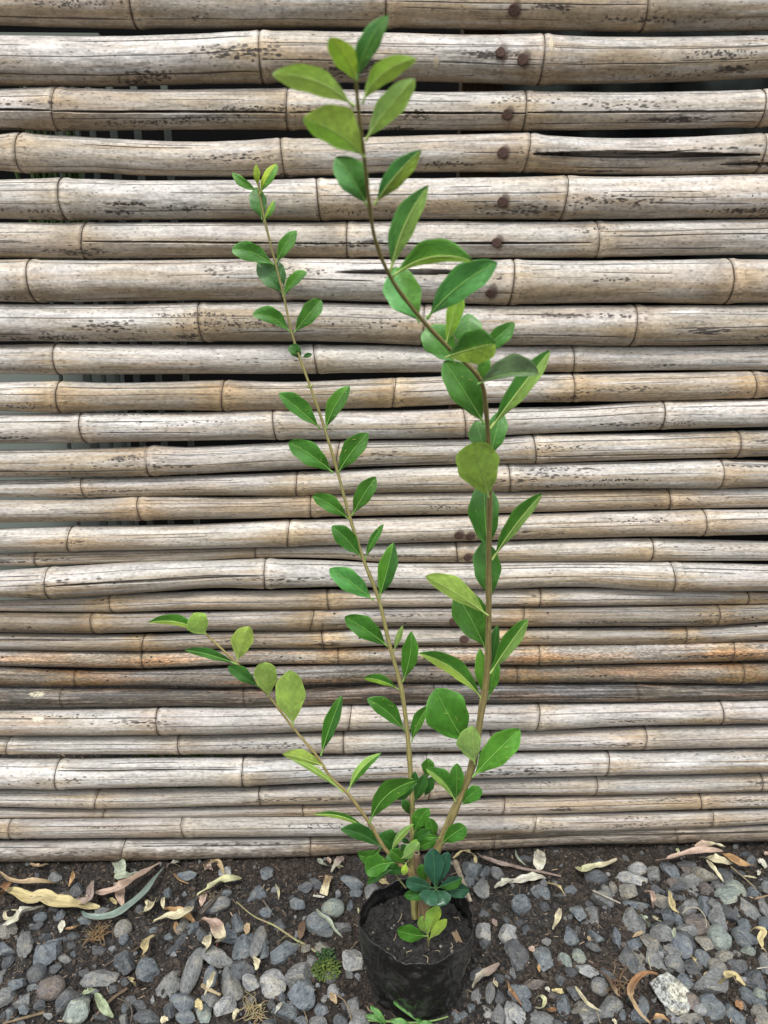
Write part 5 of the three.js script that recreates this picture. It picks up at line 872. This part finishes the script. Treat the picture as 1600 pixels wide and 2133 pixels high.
strip('R', [[990, 372], [1000, 430], [1020, 480], [1050, 508]], 36, 'yellow', 'dark yellow leaf wedged between stones at right', { y: 0.02 });
strip('R', [[890, 525], [915, 550], [940, 562]], 26, 'cream', 'small cream scrap by the round blue stone', { y: 0.016 });
strip('R', [[765, 658], [830, 622]], 24, 'tan', 'short tan leaf below the square stone', { y: 0.012 });
strip('R', [[1022, 600], [1018, 660]], 24, 'sage', 'pale green scrap on a blue oval stone', { y: 0.026 });
strip('R', [[182, 825], [192, 872]], 20, 'orange', 'tiny orange scrap on a dark oval stone', { y: 0.022 });
strip('R', [[490, 650], [500, 685]], 22, 'tan', 'tiny tan scrap on dark soil');
strip('R', [[600, 890], [630, 950], [665, 1000], [695, 1030]], 34, 'brown', 'shrivelled brown leaf left of the curled brown leaf', { y: 0.01, tone2: 'tan' });
strip('R', [[0, 960], [30, 1010], [78, 1075]], 24, 'rust', 'narrow rust leaf right of the bag foot', { y: 0.01 });
strip('R', [[230, 1100], [260, 1110], [290, 1095]], 34, 'rust', 'crumpled rust scrap at the bottom', { y: 0.006 });
strip('R', [[640, 1165], [665, 1195]], 30, 'cream', 'cream scrap at the bottom edge', { y: 0.02 });
strip('R', [[1200, 890], [1235, 895]], 34, 'yellow', 'small yellow scrap between brown stones', { y: 0.012 });
strip('R', [[1125, 775], [1150, 800], [1172, 845]], 20, 'yellow', 'curved yellow sliver between grey stones', { y: 0.022 });
strip('R', [[1400, 1050], [1440, 1105]], 44, 'rust', 'reddish leaf scrap near the lower right', { y: 0.014 });
strip('R', [[1575, 140], [1610, 150]], 34, 'pink', 'pink leaf tip at the right edge below the fence');
strip('R', [[1040, 110], [1045, 140]], 22, 'lime', 'tiny lime stub below the fence at right');
twig('R', [[520, 370], [600, 408], [690, 450]], 15, [0.34, 0.31, 0.26], 'straight grey twig among stones at right', { y: 0.018 });
twig('R', [[1070, 510], [1110, 478], [1165, 478], [1210, 530], [1222, 600]], 7, [0.5, 0.44, 0.33], 'fine pale arching stalk over stones', { y: 0.024, lift: 0.012 });
twig('R', [[1370, 222], [1450, 290], [1530, 360]], 8, [0.42, 0.33, 0.2], 'fine straight straw near the right edge', { y: 0.02 });
twig('R', [[860, 785], [878, 860]], 8, [0.55, 0.5, 0.36], 'short straw on a grey stone', { y: 0.026 });
twig('R', [[540, 1110], [565, 1190]], 7, [0.4, 0.34, 0.25], 'thin stalk at the bottom edge right of the bag', { y: 0.01 });
twig('R', [[650, 810], [650, 870], [625, 920]], 8, [0.2, 0.15, 0.1], 'fine dark stalk above the shrivelled leaf', { y: 0.008 });
twig('R', [[1520, 420], [1600, 400]], 14, [0.3, 0.2, 0.12], 'brown twig end at the right edge', { y: 0.02 });
twig('R', [[1530, 852], [1600, 842]], 8, [0.55, 0.52, 0.44], 'white straw at the right edge', { y: 0.022 });

renderer.render(scene, camera);
